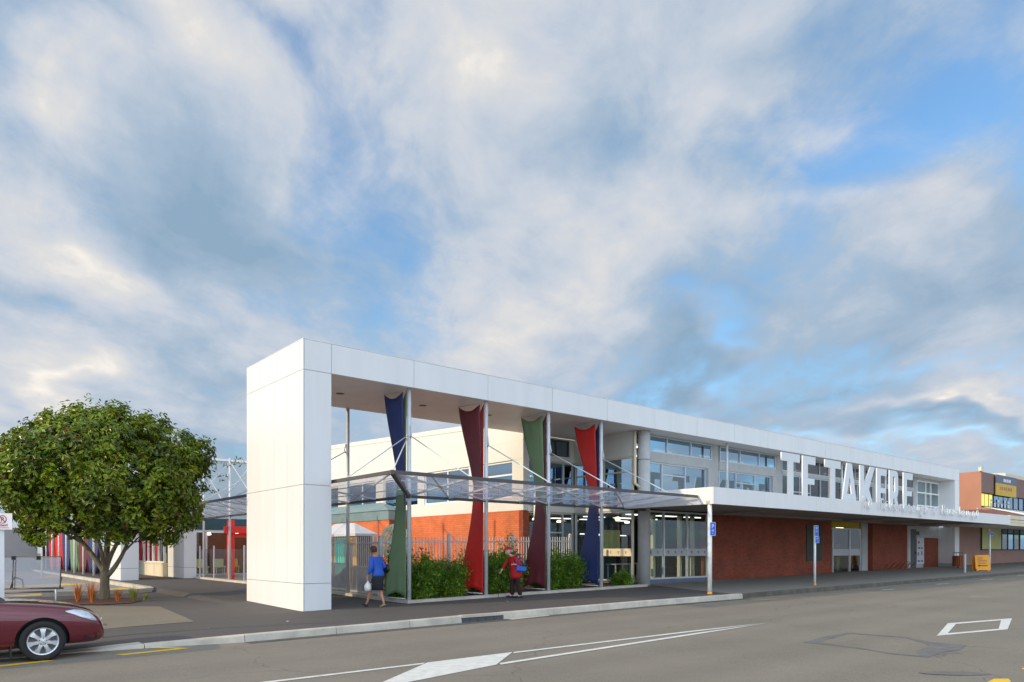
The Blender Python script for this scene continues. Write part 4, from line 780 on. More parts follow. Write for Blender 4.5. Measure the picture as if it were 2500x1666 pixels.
limbs=[(V2(0,0,.95),V2(-.35,0,1.5),V2(-1.3,.1,2.5),.10),(V2(0,0,.9),V2(.0,.1,1.6),V2(.05,.2,3.0),.11),(V2(.02,0,.9),V2(.15,-.1,1.5),V2(.85,-.2,2.4),.09),(V2(0.05,0,.8),V2(.5,0,1.2),V2(.75,.2,2.2),.085),(V2(0,0,.9),V2(-.15,.5,1.8),V2(-.5,1.3,3.0),.08),(V2(0,0,.95),V2(.2,-.5,1.7),V2(.3,-1.3,2.8),.075)]
for a,b,c,r in limbs:
    pts=bez(a,b,c,9); m.tube(pts,[r*(1-.055*i) for i in range(10)],10)
    for k in range(5):
        e=c+Vector((rng.uniform(-1.6,1.6),rng.uniform(-1.6,1.6),rng.uniform(.5,1.8))); m.tube(bez(c,(c+e)/2+Vector((0,0,-.15)),e,5),[r*.5,r*.42,r*.34,r*.26,r*.18,r*.1],7)
    e=pts[6]+RT*rng.uniform(-1.4,1.4)+UP*.7; m.tube(bez(pts[6],(pts[6]+e)/2,e,5),[r*.45,r*.4,r*.3,r*.25,r*.2,r*.1],7)
m.build('trunk','bark',TR,True)
# crown: leaf sprays clustered on a lumpy dome
def crown_r(az,el):   # radius of the dome surface in direction (az, elevation)
    return 1+.06*math.sin(az*3+1.3)+.07*math.sin(az*5+el*4)+.06*math.sin(el*7+az*2)+.04*math.sin(az*9-el*5)
def dome_pt(az,t,rad):  # t -1..1 vertical, rad 0..1
    if t>=0: h=t; z=1.78*math.sin(t*math.pi/2); rr_=2.95*math.cos(t*math.pi/2)**1.12
    else: z=1.80*t; rr_=2.92*(1-.5*(-t)**2.4)
    q=crown_r(az,t)*rad
    return Vector((0,0,4.0+ (z*q if t>=0 else z*rad)))+ (RT*math.cos(az)+D*math.sin(az))*rr_*q
mL=M(); mR=M(); clusters=[]
T0=Vector((4.84,26.2,0))+RT*.02
lobes=[]
for i in range(68):
    az=i*2.39996+rng.uniform(-.25,.25); t=1-2*((i+.5)/68)**.9; lobes.append((T0+dome_pt(az,max(-.95,t),rng.uniform(.74,.90)),rng.uniform(.50,.92)))
for c0,lr in lobes:
    o_=(c0-(T0+UP*3.6)).normalized()
    for k in range(int(15*lr/.7)):
        d=Vector((rng.gauss(0,1),rng.gauss(0,1),rng.gauss(0,1))).normalized()
        if d.dot(o_)<-.2: d=-d
        clusters.append((c0+d*lr*rng.uniform(.75,1.0),1.0))
for i in range(260):
    az=rng.uniform(0,2*math.pi); t=1-2*rng.random(); clusters.append((T0+dome_pt(az,t,rng.uniform(.4,.88)),.5))
ctr=Vector((4.84,26.2,3.6))
for c,rad in clusters:
    out=(c-ctr).normalized(); n_=rng.randint(38,52); R_=rng.choice((.15,.2,.27,.34))
    for k in range(n_):
        d=Vector((rng.gauss(0,1),rng.gauss(0,1),rng.gauss(0,.8))); d=d.normalized()*R_*rng.random()**.45
        if d.dot(out)<0: d*=.7
        p=c+d; nn=(out*.7+d.normalized()*.8+Vector((rng.gauss(0,.45),rng.gauss(0,.45),.35+rng.gauss(0,.3)))).normalized()
        (mR if rng.random()<.02 else mL)
        leafquad(mR if rng.random()<.006 else mL,p,nn,rng.uniform(.13,.23),rng.uniform(.06,.105),rng)
# stray shoots on the outline
for i in range(90):
    az=rng.uniform(0,6.28); t=rng.uniform(-.35,.95); c=Vector((4.84,26.2,0))+dome_pt(az,t,1.12); out=(c-ctr).normalized()
    for k in range(14):
        p=c+out*.022*k+Vector((rng.gauss(0,.05),rng.gauss(0,.05),rng.gauss(0,.05))); leafquad(mL,p,(out+Vector((rng.gauss(0,.7),rng.gauss(0,.7),rng.gauss(0,.7)))).normalized(),.13,.055,rng)
mL.build('crown','leaf',TR,fixn=False); mR.build('red_leaves','rleaf',TR,fixn=False)
# ================================================================== SHRUBS AND TUFTS
def shrub(x,y,rx,ry,h,seed,label,airy=0):
    rg=random.Random(seed); t=thing('leafy_shrub',label,'shrub',(x,y,gz(x,y)),'green shrubs between the canopy columns and the picket fence'); m=M(); st_=M()
    for i in range(80):
        a=rg.uniform(0,6.28); q=rg.random()**.5; bx,by=x+math.cos(a)*q*rx*.6,y+math.sin(a)*q*ry*.5; tx,ty=x+math.cos(a)*q*rx*1.05,y+math.sin(a)*q*ry
        hh=h*1.08*(1-.3*q*q)*rg.uniform(.72,1.08)*(1.32 if i%9==0 else 1); z0=gz(x,y)
        pts=[Vector((bx,by,z0)),Vector(((bx+tx)/2,(by+ty)/2,z0+hh*.6)),Vector((tx,ty,z0+hh))]; st_.tube(pts,[.012,.008,.004],4)
        for k in range(72):
            s_=rg.uniform(.06,1.0); p=(pts[0]*(1-s_)**2+pts[1]*2*s_*(1-s_)+pts[2]*s_*s_)+Vector((rg.gauss(0,.09),rg.gauss(0,.09),rg.gauss(0,.05)))
            leafquad(m,p,Vector((rg.gauss(0,.8),rg.gauss(0,.8)-.2,.6)).normalized(),rg.uniform(.10,.18),rg.uniform(.028,.045),rg)
    m.build('foliage','bush',t,fixn=False); st_.build('stems','gtuft',t,fixn=False)
shrub(12.1,19.0,.85,.6,1.30,1,'green leafy shrub just right of the green ribbon, with the fence showing above')
shrub(13.3,19.1,.85,.6,1.12,2,'low green shrub touching the left side of the red ribbon foot')
shrub(14.9,19.3,.8,.6,1.35,3,'green shrub behind the person in the red coat, right of the red ribbon')
shrub(16.0,19.3,.75,.55,1.45,4,'tall green shrub between the red coat and the maroon ribbon')
shrub(17.75,19.2,.85,.6,1.15,5,'rounded green shrub just right of the maroon ribbon')
shrub(18.7,19.1,.8,.55,1.22,6,'rounded green shrub touching the blue ribbon foot')
shrub(11.5,19.3,.25,.3,1.35,7,'narrow green shrub squeezed beside the gate post left of the green ribbon')
shrub(21.2,18.6,.25,.2,.45,8,'tiny dark shrub at the foot of the grey corner column')
def tuft(x,y,h,mt,seed,label):
    rg=random.Random(seed); m=M()
    for i in range(60):
        a=rg.uniform(0,6.28); l=h*rg.uniform(.6,1.1); sp_=rg.uniform(.05,.42)*h; p0=Vector((x+math.cos(a)*.04,y+math.sin(a)*.04,gz(x,y)+.015)); d=Vector((math.cos(a),math.sin(a),0)); w=Vector((-d.y,d.x,0))*.011
        p1=p0+d*sp_*.4+UP*l*.6; p2=p0+d*sp_+UP*l; m.add([p0-w,p0+w,p1+w*.8,p1-w*.8,p2],[(0,1,2,3),(3,2,4)])
    o=m.build('flax_tuft',mt,None,fixn=False); tag(o,label,'flax plant','small flax tufts around the tree bed')
tuft(3.98,25.5,.62,'tuft',1,'orange flax tuft furthest left in the bark bed'); tuft(4.25,24.9,.72,'tuft',2,'taller reddish orange flax tuft just left of the tree trunk'); tuft(5.35,24.7,.5,'gtuft',3,'yellow green flax tuft right of the tree trunk'); tuft(4.95,24.9,.4,'tuft',4,'small orange flax tuft at the right foot of the tree trunk'); tuft(5.75,25.0,.2,'gtuft',5,'lowest flax tuft at the right tip of the bark bed')
# ================================================================== STREET BENCH (glass backed) beyond the car
SB=thing('street_bench','metal framed bench with a pale mesh back behind the maroon car','bench',(3.0,26.2,0))
bx=lambda px_,f=0: None
def bp(r,f,z): return Vector((3.0,26.75,0))+RT*r+D*f+UP*z
m=M(); m.prism([bp(-1.0,0,.42),bp(.78,0,.42),bp(.78,.06,1.38),bp(-1.0,.06,1.38)],D*.012); m.build('back_panel','meshglass',SB)
m=M(); m.tube([bp(.80,0,.40),bp(.80,.06,1.40),bp(-1.02,.06,1.40)],.02,8); m.tube([bp(-1.02,0,.4),bp(.9,0,.42)],.028,8); m.tube([bp(-1.02,-.35,.28),bp(.82,-.35,.34)],.028,8); m.build('frame','dsteel',SB,True)
m=M(); m.tube([bp(.80,0,.80),bp(.98,-.2,.76),bp(.96,-.3,.42),bp(.9,-.3,.40)],.018,8); m.tube([bp(-.66,.0,1.34),bp(-.66,-.05,.42)],.018,8); m.tube([bp(-.60,-.0,.75),bp(-.54,-.2,.7),bp(-.54,-.3,.42)],.018,8); m.build('armrest','dsteel',SB,True)
for r in (-.66,.12): M().box(*(bp(r-.04,-.03,1.30)),*(bp(r+.04,.05,1.42))).build('clip','black',SB)
for r in (-.9,.8): M().tube([bp(r,-.2,.40),bp(r,-.2,-.02)],.025,8).build('leg','steel',SB,True)
# ================================================================== CAR
CR=thing('parked_car','dark maroon sedan with silver alloy wheels, its bonnet reaching in from the left edge','car',(1.67,13.85,-.205))
cw=.89; cyc=13.85+cw      # centre line y
# body stations from tail to nose: x (rel. to front wheel), top z at centre, shoulder z, half width, bottom z
ST=[(-3.72,.62,.60,.60,.40),(-3.68,.88,.82,.72,.28),(-3.5,1.01,.92,.82,.22),(-3.1,1.05,.97,.87,.19),(-2.6,1.06,.98,.89,.19),(-1.6,1.02,.97,.90,.19),(-.9,1.02,.965,.90,.19),(-.55,1.0,.95,.90,.19),(-.3,.98,.92,.895,.2),(0,.955,.895,.885,.21),(.25,.92,.86,.875,.22),(.45,.89,.83,.86,.22),(.62,.845,.785,.83,.22),(.76,.79,.73,.78,.22),(.86,.71,.65,.71,.23),(.93,.56,.52,.64,.26),(.92,.34,.33,.60,.25)]
m=M(); rows=[]
for x,zt,zs_,hw,zb in ST:
    z=-.205; half=[(0,zb),(hw*.80,zb),(hw*.95,zb+.05),(hw*.985,zb+(zs_-zb)*.3),(hw,zb+(zs_-zb)*.6),(hw*.985,zb+(zs_-zb)*.85),(hw*.93,zs_),(hw*.80,zs_+(zt-zs_)*.55),(hw*.55,zs_+(zt-zs_)*.9),(0,zt)]
    row=[(1.67+x,cyc-a,z+b) for a,b in half]+[(1.67+x,cyc+a,z+b) for a,b in half[::-1][1:-1]]
    rows.append(row)
m.grid(rows,True); m.add(rows[0],[tuple(range(len(rows[0])))]); m.add(rows[-1],[tuple(range(len(rows[0])))[::-1]])
body=m.build('body','car',CR,True)
ms=body.modifiers.new('u','SUBSURF'); ms.levels=2; ms.render_levels=2
# wheel arch cut
cut=M()
for wx in (0,-2.72):
    for s_ in (0,1):
        y0=13.7 if s_==0 else cyc+cw-.25; ring=[(1.67+wx+.385*math.cos(a),y0,-.205+.325+.385*math.sin(a)) for a in [k*2*math.pi/36 for k in range(36)]]
        cut.prism(ring,(0,.42,0))
co_=cut.build('cutter','black',None); bm_=body.modifiers.new('c','BOOLEAN'); bm_.object=co_; bm_.operation='DIFFERENCE'; bm_.solver='EXACT'
body.data.materials.append(MT['black'])
dg=bpy.context.evaluated_depsgraph_get(); dg.update(); me2=bpy.data.meshes.new_from_object(body.evaluated_get(dg)); body.modifiers.clear(); body.data=me2; bpy.data.objects.remove(co_)
me2.polygons.foreach_set('use_smooth',[True]*len(me2.polygons))
es=body.modifiers.new('e','EDGE_SPLIT'); es.split_angle=R(40)
def cp(x,y,z): return (1.67+x,y,-.205+z)     # y absolute
# cabin
m=M(); cab=[(-2.75,1.0,.74),(-2.2,1.36,.62),(-1.6,1.44,.60),(-1.15,1.41,.60),(-.45,.97,.74)]
m.grid([[cp(x,cyc-w,.93),cp(x,cyc-w*.97,z-.10 if z>1.1 else z-.01),cp(x,cyc-w*.8,z),cp(x,cyc,z+.02),cp(x,cyc+w*.8,z),cp(x,cyc+w*.97,z-.10 if z>1.1 else z-.01),cp(x,cyc+w,.93)] for x,z,w in cab]); m.build('windscreen_and_windows','cglass',CR,True)
m=M(); m.grid([[cp(x,cyc-w*.82,z),cp(x,cyc,z+.035),cp(x,cyc+w*.82,z)] for x,z,w in ((-2.25,1.37,.62),(-1.6,1.455,.60),(-1.15,1.425,.60))]); m.build('roof','car',CR,True)
# front fascia: headlights, grille, number plate, indicator, sill, trim
def onside(x,z,side=-1,off=.006):
    xs_=[s_[0] for s_ in ST]; hw=interp(x,xs_[:-1],[s_[3] for s_ in ST][:-1]); zs_=interp(x,xs_[:-1],[s_[2] for s_ in ST][:-1]); zb=interp(x,xs_[:-1],[s_[4] for s_ in ST][:-1]); f_=(z-zb)/(zs_-zb)
    k=interp(f_,[0,.1,.3,.6,.85,1,1.15],[.88,.95,.985,1,.985,.93,.80])
    return cp(x,cyc+side*(hw*k+off),z)
for sd in (-1,1):
    top=[(.32,.80),(.44,.815),(.56,.80),(.66,.76),(.73,.70),(.785,.63)]; bot=[(.32,.785),(.44,.735),(.56,.68),(.66,.64),(.73,.61),(.785,.60)]
    m=M(); m.grid([[onside(x,z,sd,.004) for x,z in top],[onside((x+x2)/2,(z+z2)/2,sd,.018) for (x,z),(x2,z2) in zip(top,bot)],[onside(x,z,sd,.004) for x,z in bot]]); m.build('headlight','lamp',CR,True)
m=M(); m.box(*cp(.88,cyc-.42,.52),*cp(.94,cyc+.42,.62)); m.build('grille','chrome',CR,bevel=.01)
m=M(); m.box(*cp(.92,cyc-.26,.36),*cp(.955,cyc+.26,.48)); m.build('number_plate','poster',CR)
for sd in (-1,1): M().lathe([(0,.01),(.05,.0)],cp(.82,cyc+sd*.50,.36),12).build('fog_lamp','lamp',CR)
m=M(); m.add([onside(.60,.36,-1,.003),onside(.80,.38,-1,.003),onside(.80,.30,-1,.003),onside(.62,.30,-1,.003)],[(0,1,2,3)]); m.build('bumper_vent','black',CR)
for z in (.62,.56):
    m=M(); x0=-.78; m.box(x0-.035,onside(x0,z)[1]-.006,z-.205-.012+.14,x0+.04,onside(x0,z)[1]+.01,z-.205+.012+.14)
badge=M(); p=onside(-.66,.72); badge.tube([(p[0]-.03,p[1],p[2]),(p[0]+.035,p[1],p[2])],.018,10); badge.build('badge','chrome',CR,True)
text('V6',.055,lambda a,b,c:(onside(-.72,.62)[0]+a,onside(-.72,.62)[1]-c-.004,onside(-.72,.62)[2]+b),'chrome','badge',CR,.002)
m=M(); pts=[(-1.0+.0,.90),(-.98,.7),(-.97,.4),(-.97,.25)]; m.tube([onside(x,z,-1,.0) for x,z in [(-.93,.90),(-.87,.84),(-.86,.6),(-.87,.3)]],.005,6); m.build('door_gap','black',CR)
M().box(*cp(-1.35,cyc-cw-.006,.845),*cp(-.93,cyc-cw+.0,.862)).build('door_trim','chrome',CR)
def wheel(x,y,side):
    w=bpy.data.objects.new('wheel',None)
    c=Vector(cp(x,y,.325)); m=M(); n=40
    prof=[(.225,.0),(.235,-.02),(.295,-.022),(.32,.0),(.325,.03),(.325,.17),(.31,.2),(.2,.2)]
    rows=[[(c.x+r*math.cos(2*math.pi*k/n),c.y-side*0+ (a if side<0 else -a),c.z+r*math.sin(2*math.pi*k/n)) for k in range(n)] for r,a in prof]; m.grid(rows,True); wh=m.build('wheel','tyre',CR,True)
    s_=1 if side<0 else -1
    m=M(); 
    def ringp(r,a): return [(c.x+r*math.cos(2*math.pi*k/n),c.y+s_*a,c.z+r*math.sin(2*math.pi*k/n)) for k in range(n)]
    m.grid([ringp(.228,.0),ringp(.222,-.008),ringp(.205,-.004),ringp(.195,.03),ringp(.19,.1)],True)
    for k in range(7):
        a=2*math.pi*k/7+math.pi/2; u=Vector((math.cos(a),0,math.sin(a))); v=Vector((-math.sin(a),0,math.cos(a))); p=lambda r,t,d:c+u*r+v*t+Vector((0,s_*d,0))
        m.add([p(.04,-.030,-.004),p(.04,.030,-.004),p(.13,.024,-.012),p(.13,-.024,-.012),p(.208,.046,-.002),p(.208,-.046,-.002),p(.04,-.03,.04),p(.04,.03,.04),p(.208,.046,.04),p(.208,-.046,.04)],[(0,1,2,3),(3,2,4,5),(1,7,8,4,2),(0,3,5,9,6),(5,4,8,9)])
    m.grid([ringp(.062,-.006),ringp(.058,-.014),ringp(.03,-.016),ringp(.001,-.018)],True)
    m.build('rim','rim',wh,True).modifiers.new('e','EDGE_SPLIT').split_angle=R(35)
    m=M()
    for k in range(5):
        a=2*math.pi*k/5+.3; q=c+Vector((math.cos(a)*.052,-s_*.016,math.sin(a)*.052)); m.tube([q,q+Vector((0,-s_*.008,0))],.009,8)
    m.build('wheel_nut','black',wh); M().tube([c+Vector((0,s_*.03,0)),c+Vector((0,s_*.18,0))],.2,24).build('brake','dgrey',wh)
for x in (0,-2.72): wheel(x,13.85,-1); wheel(x,cyc+cw,1)
M().box(*cp(-.44,cyc-cw+.03,.08),*cp(-.42,cyc-cw+.22,.3)).build('mud_flap','black',CR)
# ================================================================== SIGNS
NP=thing('parking_sign','white no parking sign with red lettering on a thick white post beside the car','sign',(1.35,16.4,gz(1.35,16.4)))
M().box(1.22,16.32,gz(1.3,16.4)-.02,1.36,16.46,2.02).build('post','white',NP)
def spl(r,z): return Vector((1.31,16.27,z))+RT*r
ss=.0077*13.6/12.6
m=M(); m.prism([spl(-.20,1.985),spl(.20,1.985),spl(.20,2.285),spl(-.20,2.285)],D*.01); m.build('sign_plate','signw',NP)
pf=lambda a,b,c:tuple(spl(a,b)-D*(.004+c))
n=28; cxs,czs=.0+.02,2.175
curve2d('ring',[[(cxs+.078*math.cos(2*math.pi*k/n),czs+.078*math.sin(2*math.pi*k/n)) for k in range(n)],[(cxs+.064*math.cos(2*math.pi*k/n),czs+.064*math.sin(2*math.pi*k/n)) for k in range(n)]],pf,.002,'signr',NP)
text('R',.13,lambda a,b,c:pf(a+cxs-.035,b+czs-.045,c),'signr','symbol',NP,.001)
m=M(); m.bar(spl(cxs-.052,czs+.052)-D*.007,spl(cxs+.052,czs-.052)-D*.007,.003,.014); m.build('slash','signr',NP)
text('Taxi Stand',.078,lambda a,b,c:pf(a-.195,b+2.045,c),'signr','wording',NP,.001,sx=.93)
M().prism([spl(-.15,2.012),spl(.14,2.012),spl(.14,2.022),spl(-.15,2.022)],D*-.004).build('underline','signr',NP)
def blue_sign(x,y,ztop,pw,label,plates,post_r=.04,posth=None):
    t=thing('parking_sign',label,'sign',(x,y,gz(x,y)),'small blue signs on white posts along the kerb')
    if posth: M().tube([(x,y,gz(x,y)-.02),(x,y,posth)],post_r,14).build('post','white',t,True); M().lathe([(post_r+.008,0),(post_r+.006,.07)],(x,y,gz(x,y)),14).build('post_foot','safety',t,True)
    for (r0,r1,z0,z1,txt) in plates:
        o=Vector((x,y,0))-D*(post_r+.012)
        pl_=M().prism([o+RT*r0+UP*z0,o+RT*r1+UP*z0,o+RT*r1+UP*z1,o+RT*r0+UP*z1],-D*.008).build('sign_plate','blue',t)
        fr=M(); 
        for a,b,c,d_ in ((r0,r1,z0,z0+.012),(r0,r1,z1-.012,z1),(r0,r0+.01,z0+.012,z1-.012),(r1-.01,r1,z0+.012,z1-.012)): fr.prism([o+RT*a+UP*c,o+RT*b+UP*c,o+RT*b+UP*d_,o+RT*a+UP*d_],-D*.010)
        fr.build('border','signw',pl_)
        w=r1-r0; zc=z1
        for s_,sz in txt:
            zc-=sz*1.05; text(s_,sz,lambda a,b,c,zc=zc:tuple(o-D*(.0095+c)+RT*((r0+r1)/2+a)+UP*(zc+b)),'signw','symbol',pl_,.001,'CENTER',.8)
    return t
blue_sign(21.0,14.46,0,0,'small blue parking sign fixed to the round white awning post',[(-.02,.17,2.10,2.56,[('P',.2),('60',.10),('<',.1)])],.078)
blue_sign(28.55,14.6,0,0,'slim white kerb post with two stacked blue signs before the brick wall',[(-.03,.12,2.18,2.62,[('P',.17),('60',.09)]),(-.01,.15,1.9,2.17,[('P',.14),('<',.08)])],.05,2.62)
blue_sign(53,15.5,0,0,'distant slim white post with a small blue sign beside the yellow A-frame board',[(-.02,.2,2.55,2.85,[('P',.2)])],.05,2.98)
# bin
def slat_bin(x,y,label,h=1.0,r=.27):
    z=gz(x,y); t=thing('litter_bin',label,'litter bin',(x,y,z))
    M().lathe([(r-.04,.12),(r-.04,h*.78)],(x,y,z),20).build('liner','black',t)
    m=M()
    for k in range(16):
        a=2*math.pi*k/16; c=Vector((x+math.cos(a)*r,y+math.sin(a)*r,0)); u=Vector((-math.sin(a),math.cos(a),0))*.038; n_=Vector((math.cos(a),math.sin(a),0))*.012
        vs=[c-u-n_,c+u-n_,c+u+n_,c-u+n_]; m.prism([(v.x,v.y,z+.1) for v in vs],(0,0,h*.68))
    m.build('slats','wood',t)
    for a in (0,math.pi/2,math.pi,-math.pi/2): M().tube([(x+math.cos(a)*(r-.03),y+math.sin(a)*(r-.03),z+.1),(x+math.cos(a)*(r-.03),y+math.sin(a)*(r-.03),z+h*.95)],.012,6).build('support','dsteel',t)
    M().lathe([(0,h),(r+.02,h-.02),(r+.02,h-.05),(0,h-.05)],(x,y,z),20).build('lid','dsteel',t,True); M().tube([(x,y,z-.01),(x,y,z+.12)],.08,12).build('foot','dsteel',t)
    return t
slat_bin(52.9,17.3,'round timber slatted litter bin in front of the end pylon of the library',1.05,.30)
slat_bin(8.65,22.75,'round red timber slatted litter bin half hidden behind the big white pylon',1.1,.24)
t=thing('steel_bollard','flat grey steel plate bollard beside the timber bin near the road','bollard',(47.0,15.0,gz(47,15))); M().box(46.9,14.97,gz(47,15)-.02,47.12,15.03,gz(47,15)+1.1).build('plate','conc',t,bevel=.01)
M().box(46.85,14.93,gz(47,15)-.01,47.17,15.07,gz(47,15)+.02).build('base_plate','dsteel',t)
# A-frame
AF=thing('a_frame_board','bright yellow plastic A-frame board with a black arrow on the footpath','sandwich board',(50.7,15.3,gz(50.7,15.3)))
z=gz(50.7,15.3)
def af(r,h,back): return Vector((50.7,15.3,z))+RT*r+D*(back*(.2-.16*h))+UP*h
for bk_ in (-1,1):
    prof=[(-.42,.0),(-.40,.12),(-.46,.16),(-.45,.9),(-.40,.98),(.40,1.0),(.46,.94),(.46,.16),(.38,.12),(.36,.0),(.25,.06),(-.25,.06)]
    m=M(); m.prism([af(r,h,bk_) for r,h in prof],D*.04*bk_); m.build('panel','safety',AF)
tp=lambda a,b,c:tuple(af(a,b,-1)-D*(.046+c))
for s_,h,sz in (('ROAD',.80,.17),('ACCESS',.64,.14),('OPEN',.5,.14)): pass
m=M(); 
for r0,r1,h in ((-.30,.05,.82),(-.32,.02,.74),(-.25,.28,.66),(-.3,.25,.56),(-.28,.2,.48)): m.bar(tp(r0,h,0),tp(r1,h,0),.004,.03)
m.build('wording','brown',AF); m=M(); m.bar(tp(-.2,.34,0),tp(.28,.34,0),.004,.05); m.prism([tp(-.34,.34,0),tp(-.2,.41,0),tp(-.2,.27,0)],-D*.004); m.build('arrow','black',AF)
# bicycle rack
BR=thing('bicycle_rack','low reddish bicycle rack of slanted hoops against the brick wall','bicycle rack',(45.5,18.2,gz(45.5,18.2)))
z=gz(46,18.2); M().tube([(43.7,18.45,z+.03),(48.1,18.45,z+.03)],.025,8).build('base_rail','dsteel',BR,True)
for i in range(6):
    x=43.9+i*.75; M().tube([(x,18.45,z+.03),(x+.35,18.3,z+.45),(x+.5,18.2,z+.52),(x+.62,18.2,z+.42),(x+.35,18.45,z+.03)],.02,8).build('hoop','wood',BR,True)
# ================================================================== NEIGHBOUR
NB=thing('orange_shop_building','two storey orange and brown shop building beyond the library','building',(65,20,.5))
M().box(61.7,18.6,5.98,90,30,7.52).build('upper_wall','brown',NB); M().box(61.66,18.59,3.9,61.7,30,7.54).build('side_wall','orange',NB)
M().box(61.71,18.75,4.9,90,18.8,5.97).build('window_band','black',NB)
for i,x in enumerate([61.9,62.8,63.75,64.9,66.0,67.2,68.4,69.8,71.2,72.6,74,76]):
    M().box(x,18.7,4.98,x+(.75 if i<3 else 1.0),18.72,5.9).build('window_pane','yelwin' if i<3 else 'glass',NB)
m=M()
for i in range(6): m.box(63.9+i*.82,18.64,5.0,64.35+i*.82,18.66,5.28); m.box(63.9+i*.82,18.64,5.36,64.35+i*.82,18.66,5.58) if i%2==0 or i>3 else None
m.build('window_lettering','signw',NB)
M().box(55.3,18.6,.3,90,19,3.9).build('lower_wall','pink',NB)
f=M(); f.box(61.5,18.52,1.6,66,18.597,3.42); fr=f.build('shop_window','black',NB); M().box(61.62,18.50,1.7,65.9,18.519,3.34).build('blind','lime',fr)
for i,x in enumerate([66.1,67.6,69.1,70.7,72.3,74,76]): fr=M().box(x,18.52,1.6,x+1.35,18.597,3.42).build('shop_window','black',NB); M().box(x+.12,18.505,1.7,x+1.2,18.518,3.3).build('pane','glass' if i%2 else 'glassd',fr)
m=M(); m.prism([(61.7,18.58,4.85),(61.7,14.9,3.8),(61.7,18.58,3.8)],(.1,0,0)); m.build('canopy_cheek','orange',NB)
m=M(); m.add([(61.8,18.57,4.85),(84,18.57,4.85),(84,14.9,3.82),(61.8,14.9,3.82)],[(0,1,2,3)]); m.build('sloping_canopy','black',NB)
m=M()
for i in range(26): x=62.0+i*.8; m.prism([(x,18.5,4.86),(x+.26,18.5,4.86),(x+.26,14.95,3.86),(x,14.95,3.86)],(0,0,.03))
m.build('canopy_ribs','white',NB)
m=M(); m.box(52.62,14.3,3.55,88,14.6,3.80); m.box(52.62,14.34,3.36,88,14.6,3.53); m.box(52.62,14.3,3.15,88,14.6,3.34); m.build('verandah_fascia','cream',NB); M().box(52.62,14.61,3.3,88,18.55,3.4).build('verandah_soffit','white',NB)
M().box(64.5,18.44,5.9,69.5,18.50,6.85).build('yellow_sign','signyel',NB); M().box(64.5,18.43,6.86,69.5,18.50,7.5).build('slate_sign','slate',NB)
m=M(); m.box(66.2,18.42,7.0,66.9,18.428,7.25); m.box(67.0,18.42,7.0,67.4,18.428,7.25); m.box(67.5,18.42,7.0,68.0,18.428,7.25); m.build('sign_lettering','signw',NB)
m=M(); 
for x in (65.5,65.9,66.4,66.8,67.3,67.7,68.1): m.box(x,18.43,6.35,x+.25,18.437,6.6)
m.build('sign_lettering','orange',NB)
m=M(); m.box(61.4,18.5,7.55,61.9,18.7,7.85); m.box(61.4,21.2,7.55,61.75,21.4,8.05); 
for z in (7.75,8.0): m.box(61.45,21.4,z,61.55,27,z+.08)
m.build('roof_rail','cream',NB)
CB=thing('cream_warehouse','pale cream warehouse wall rising above the shop roof at the right edge','building',(80,26,0))
m=M(); m.prism([(76,21,5),(76,40,5),(76,40,9.3),(76,21,8.6)],(20,0,0)); m.build('wall','cream',CB)
# ================================================================== PEOPLE
def hand(t,c,fwd,side,mt,curl=.6,sc_=1.0):
    """palm and five fingers as skinned chains; c wrist, fwd finger direction, side = across palm toward the thumb"""
    c=Vector(c); f=Vector(fwd).normalized(); s_=Vector(side).normalized(); n_=f.cross(s_).normalized()
    pts={'w':(c,(.022,.018)),'p':(c+f*.05,(.030,.014)),'k':(c+f*.085,(.032,.013))}; ed=[('w','p'),('p','k')]
    for i,(o,L) in enumerate(((.026,.068),(.009,.076),(-.009,.072),(-.026,.056))):
        b=c+f*.085+s_*o; a1=f*math.cos(curl)+n_*math.sin(curl); a2=f*math.cos(curl*2.3)+n_*math.sin(curl*2.3)
        pts[f'a{i}']=(b+f*.012,.0095); pts[f'b{i}']=(b+f*.012+a1*L*.5,.009); pts[f'c{i}']=(b+f*.012+a1*L*.5+a2*L*.5,.0075); ed+=[('k',f'a{i}'),(f'a{i}',f'b{i}'),(f'b{i}',f'c{i}')]
    pts['t0']=(c+f*.03+s_*.035,.012); pts['t1']=(c+f*.06+s_*.055+n_*.012,.0105); pts['t2']=(c+f*.085+s_*.05+n_*.03,.009); ed+=[('p','t0'),('t0','t1'),('t1','t2')]
    return pts,ed
def person(label,loc,rz,J,skin,hands,name='person'):
    t=thing(name,label,'person',loc,None,rz)
    pts={}; ed=[]
    for k,(p,r) in J['pts'].items(): pts[k]=(Vector(p),r)
    ed+=J['edges']
    for hk,(w,f,s_,cu) in hands.items():
        hp,he=hand(t,pts[w][0],f,s_,skin,cu)
        for k,v in hp.items():
            if k!='w': pts[hk+k]=v
        ed+=[((w if a=='w' else hk+a),(w if b=='w' else hk+b)) for a,b in he]
    o=skinmesh('body',pts,ed,skin,t,1); return t,o
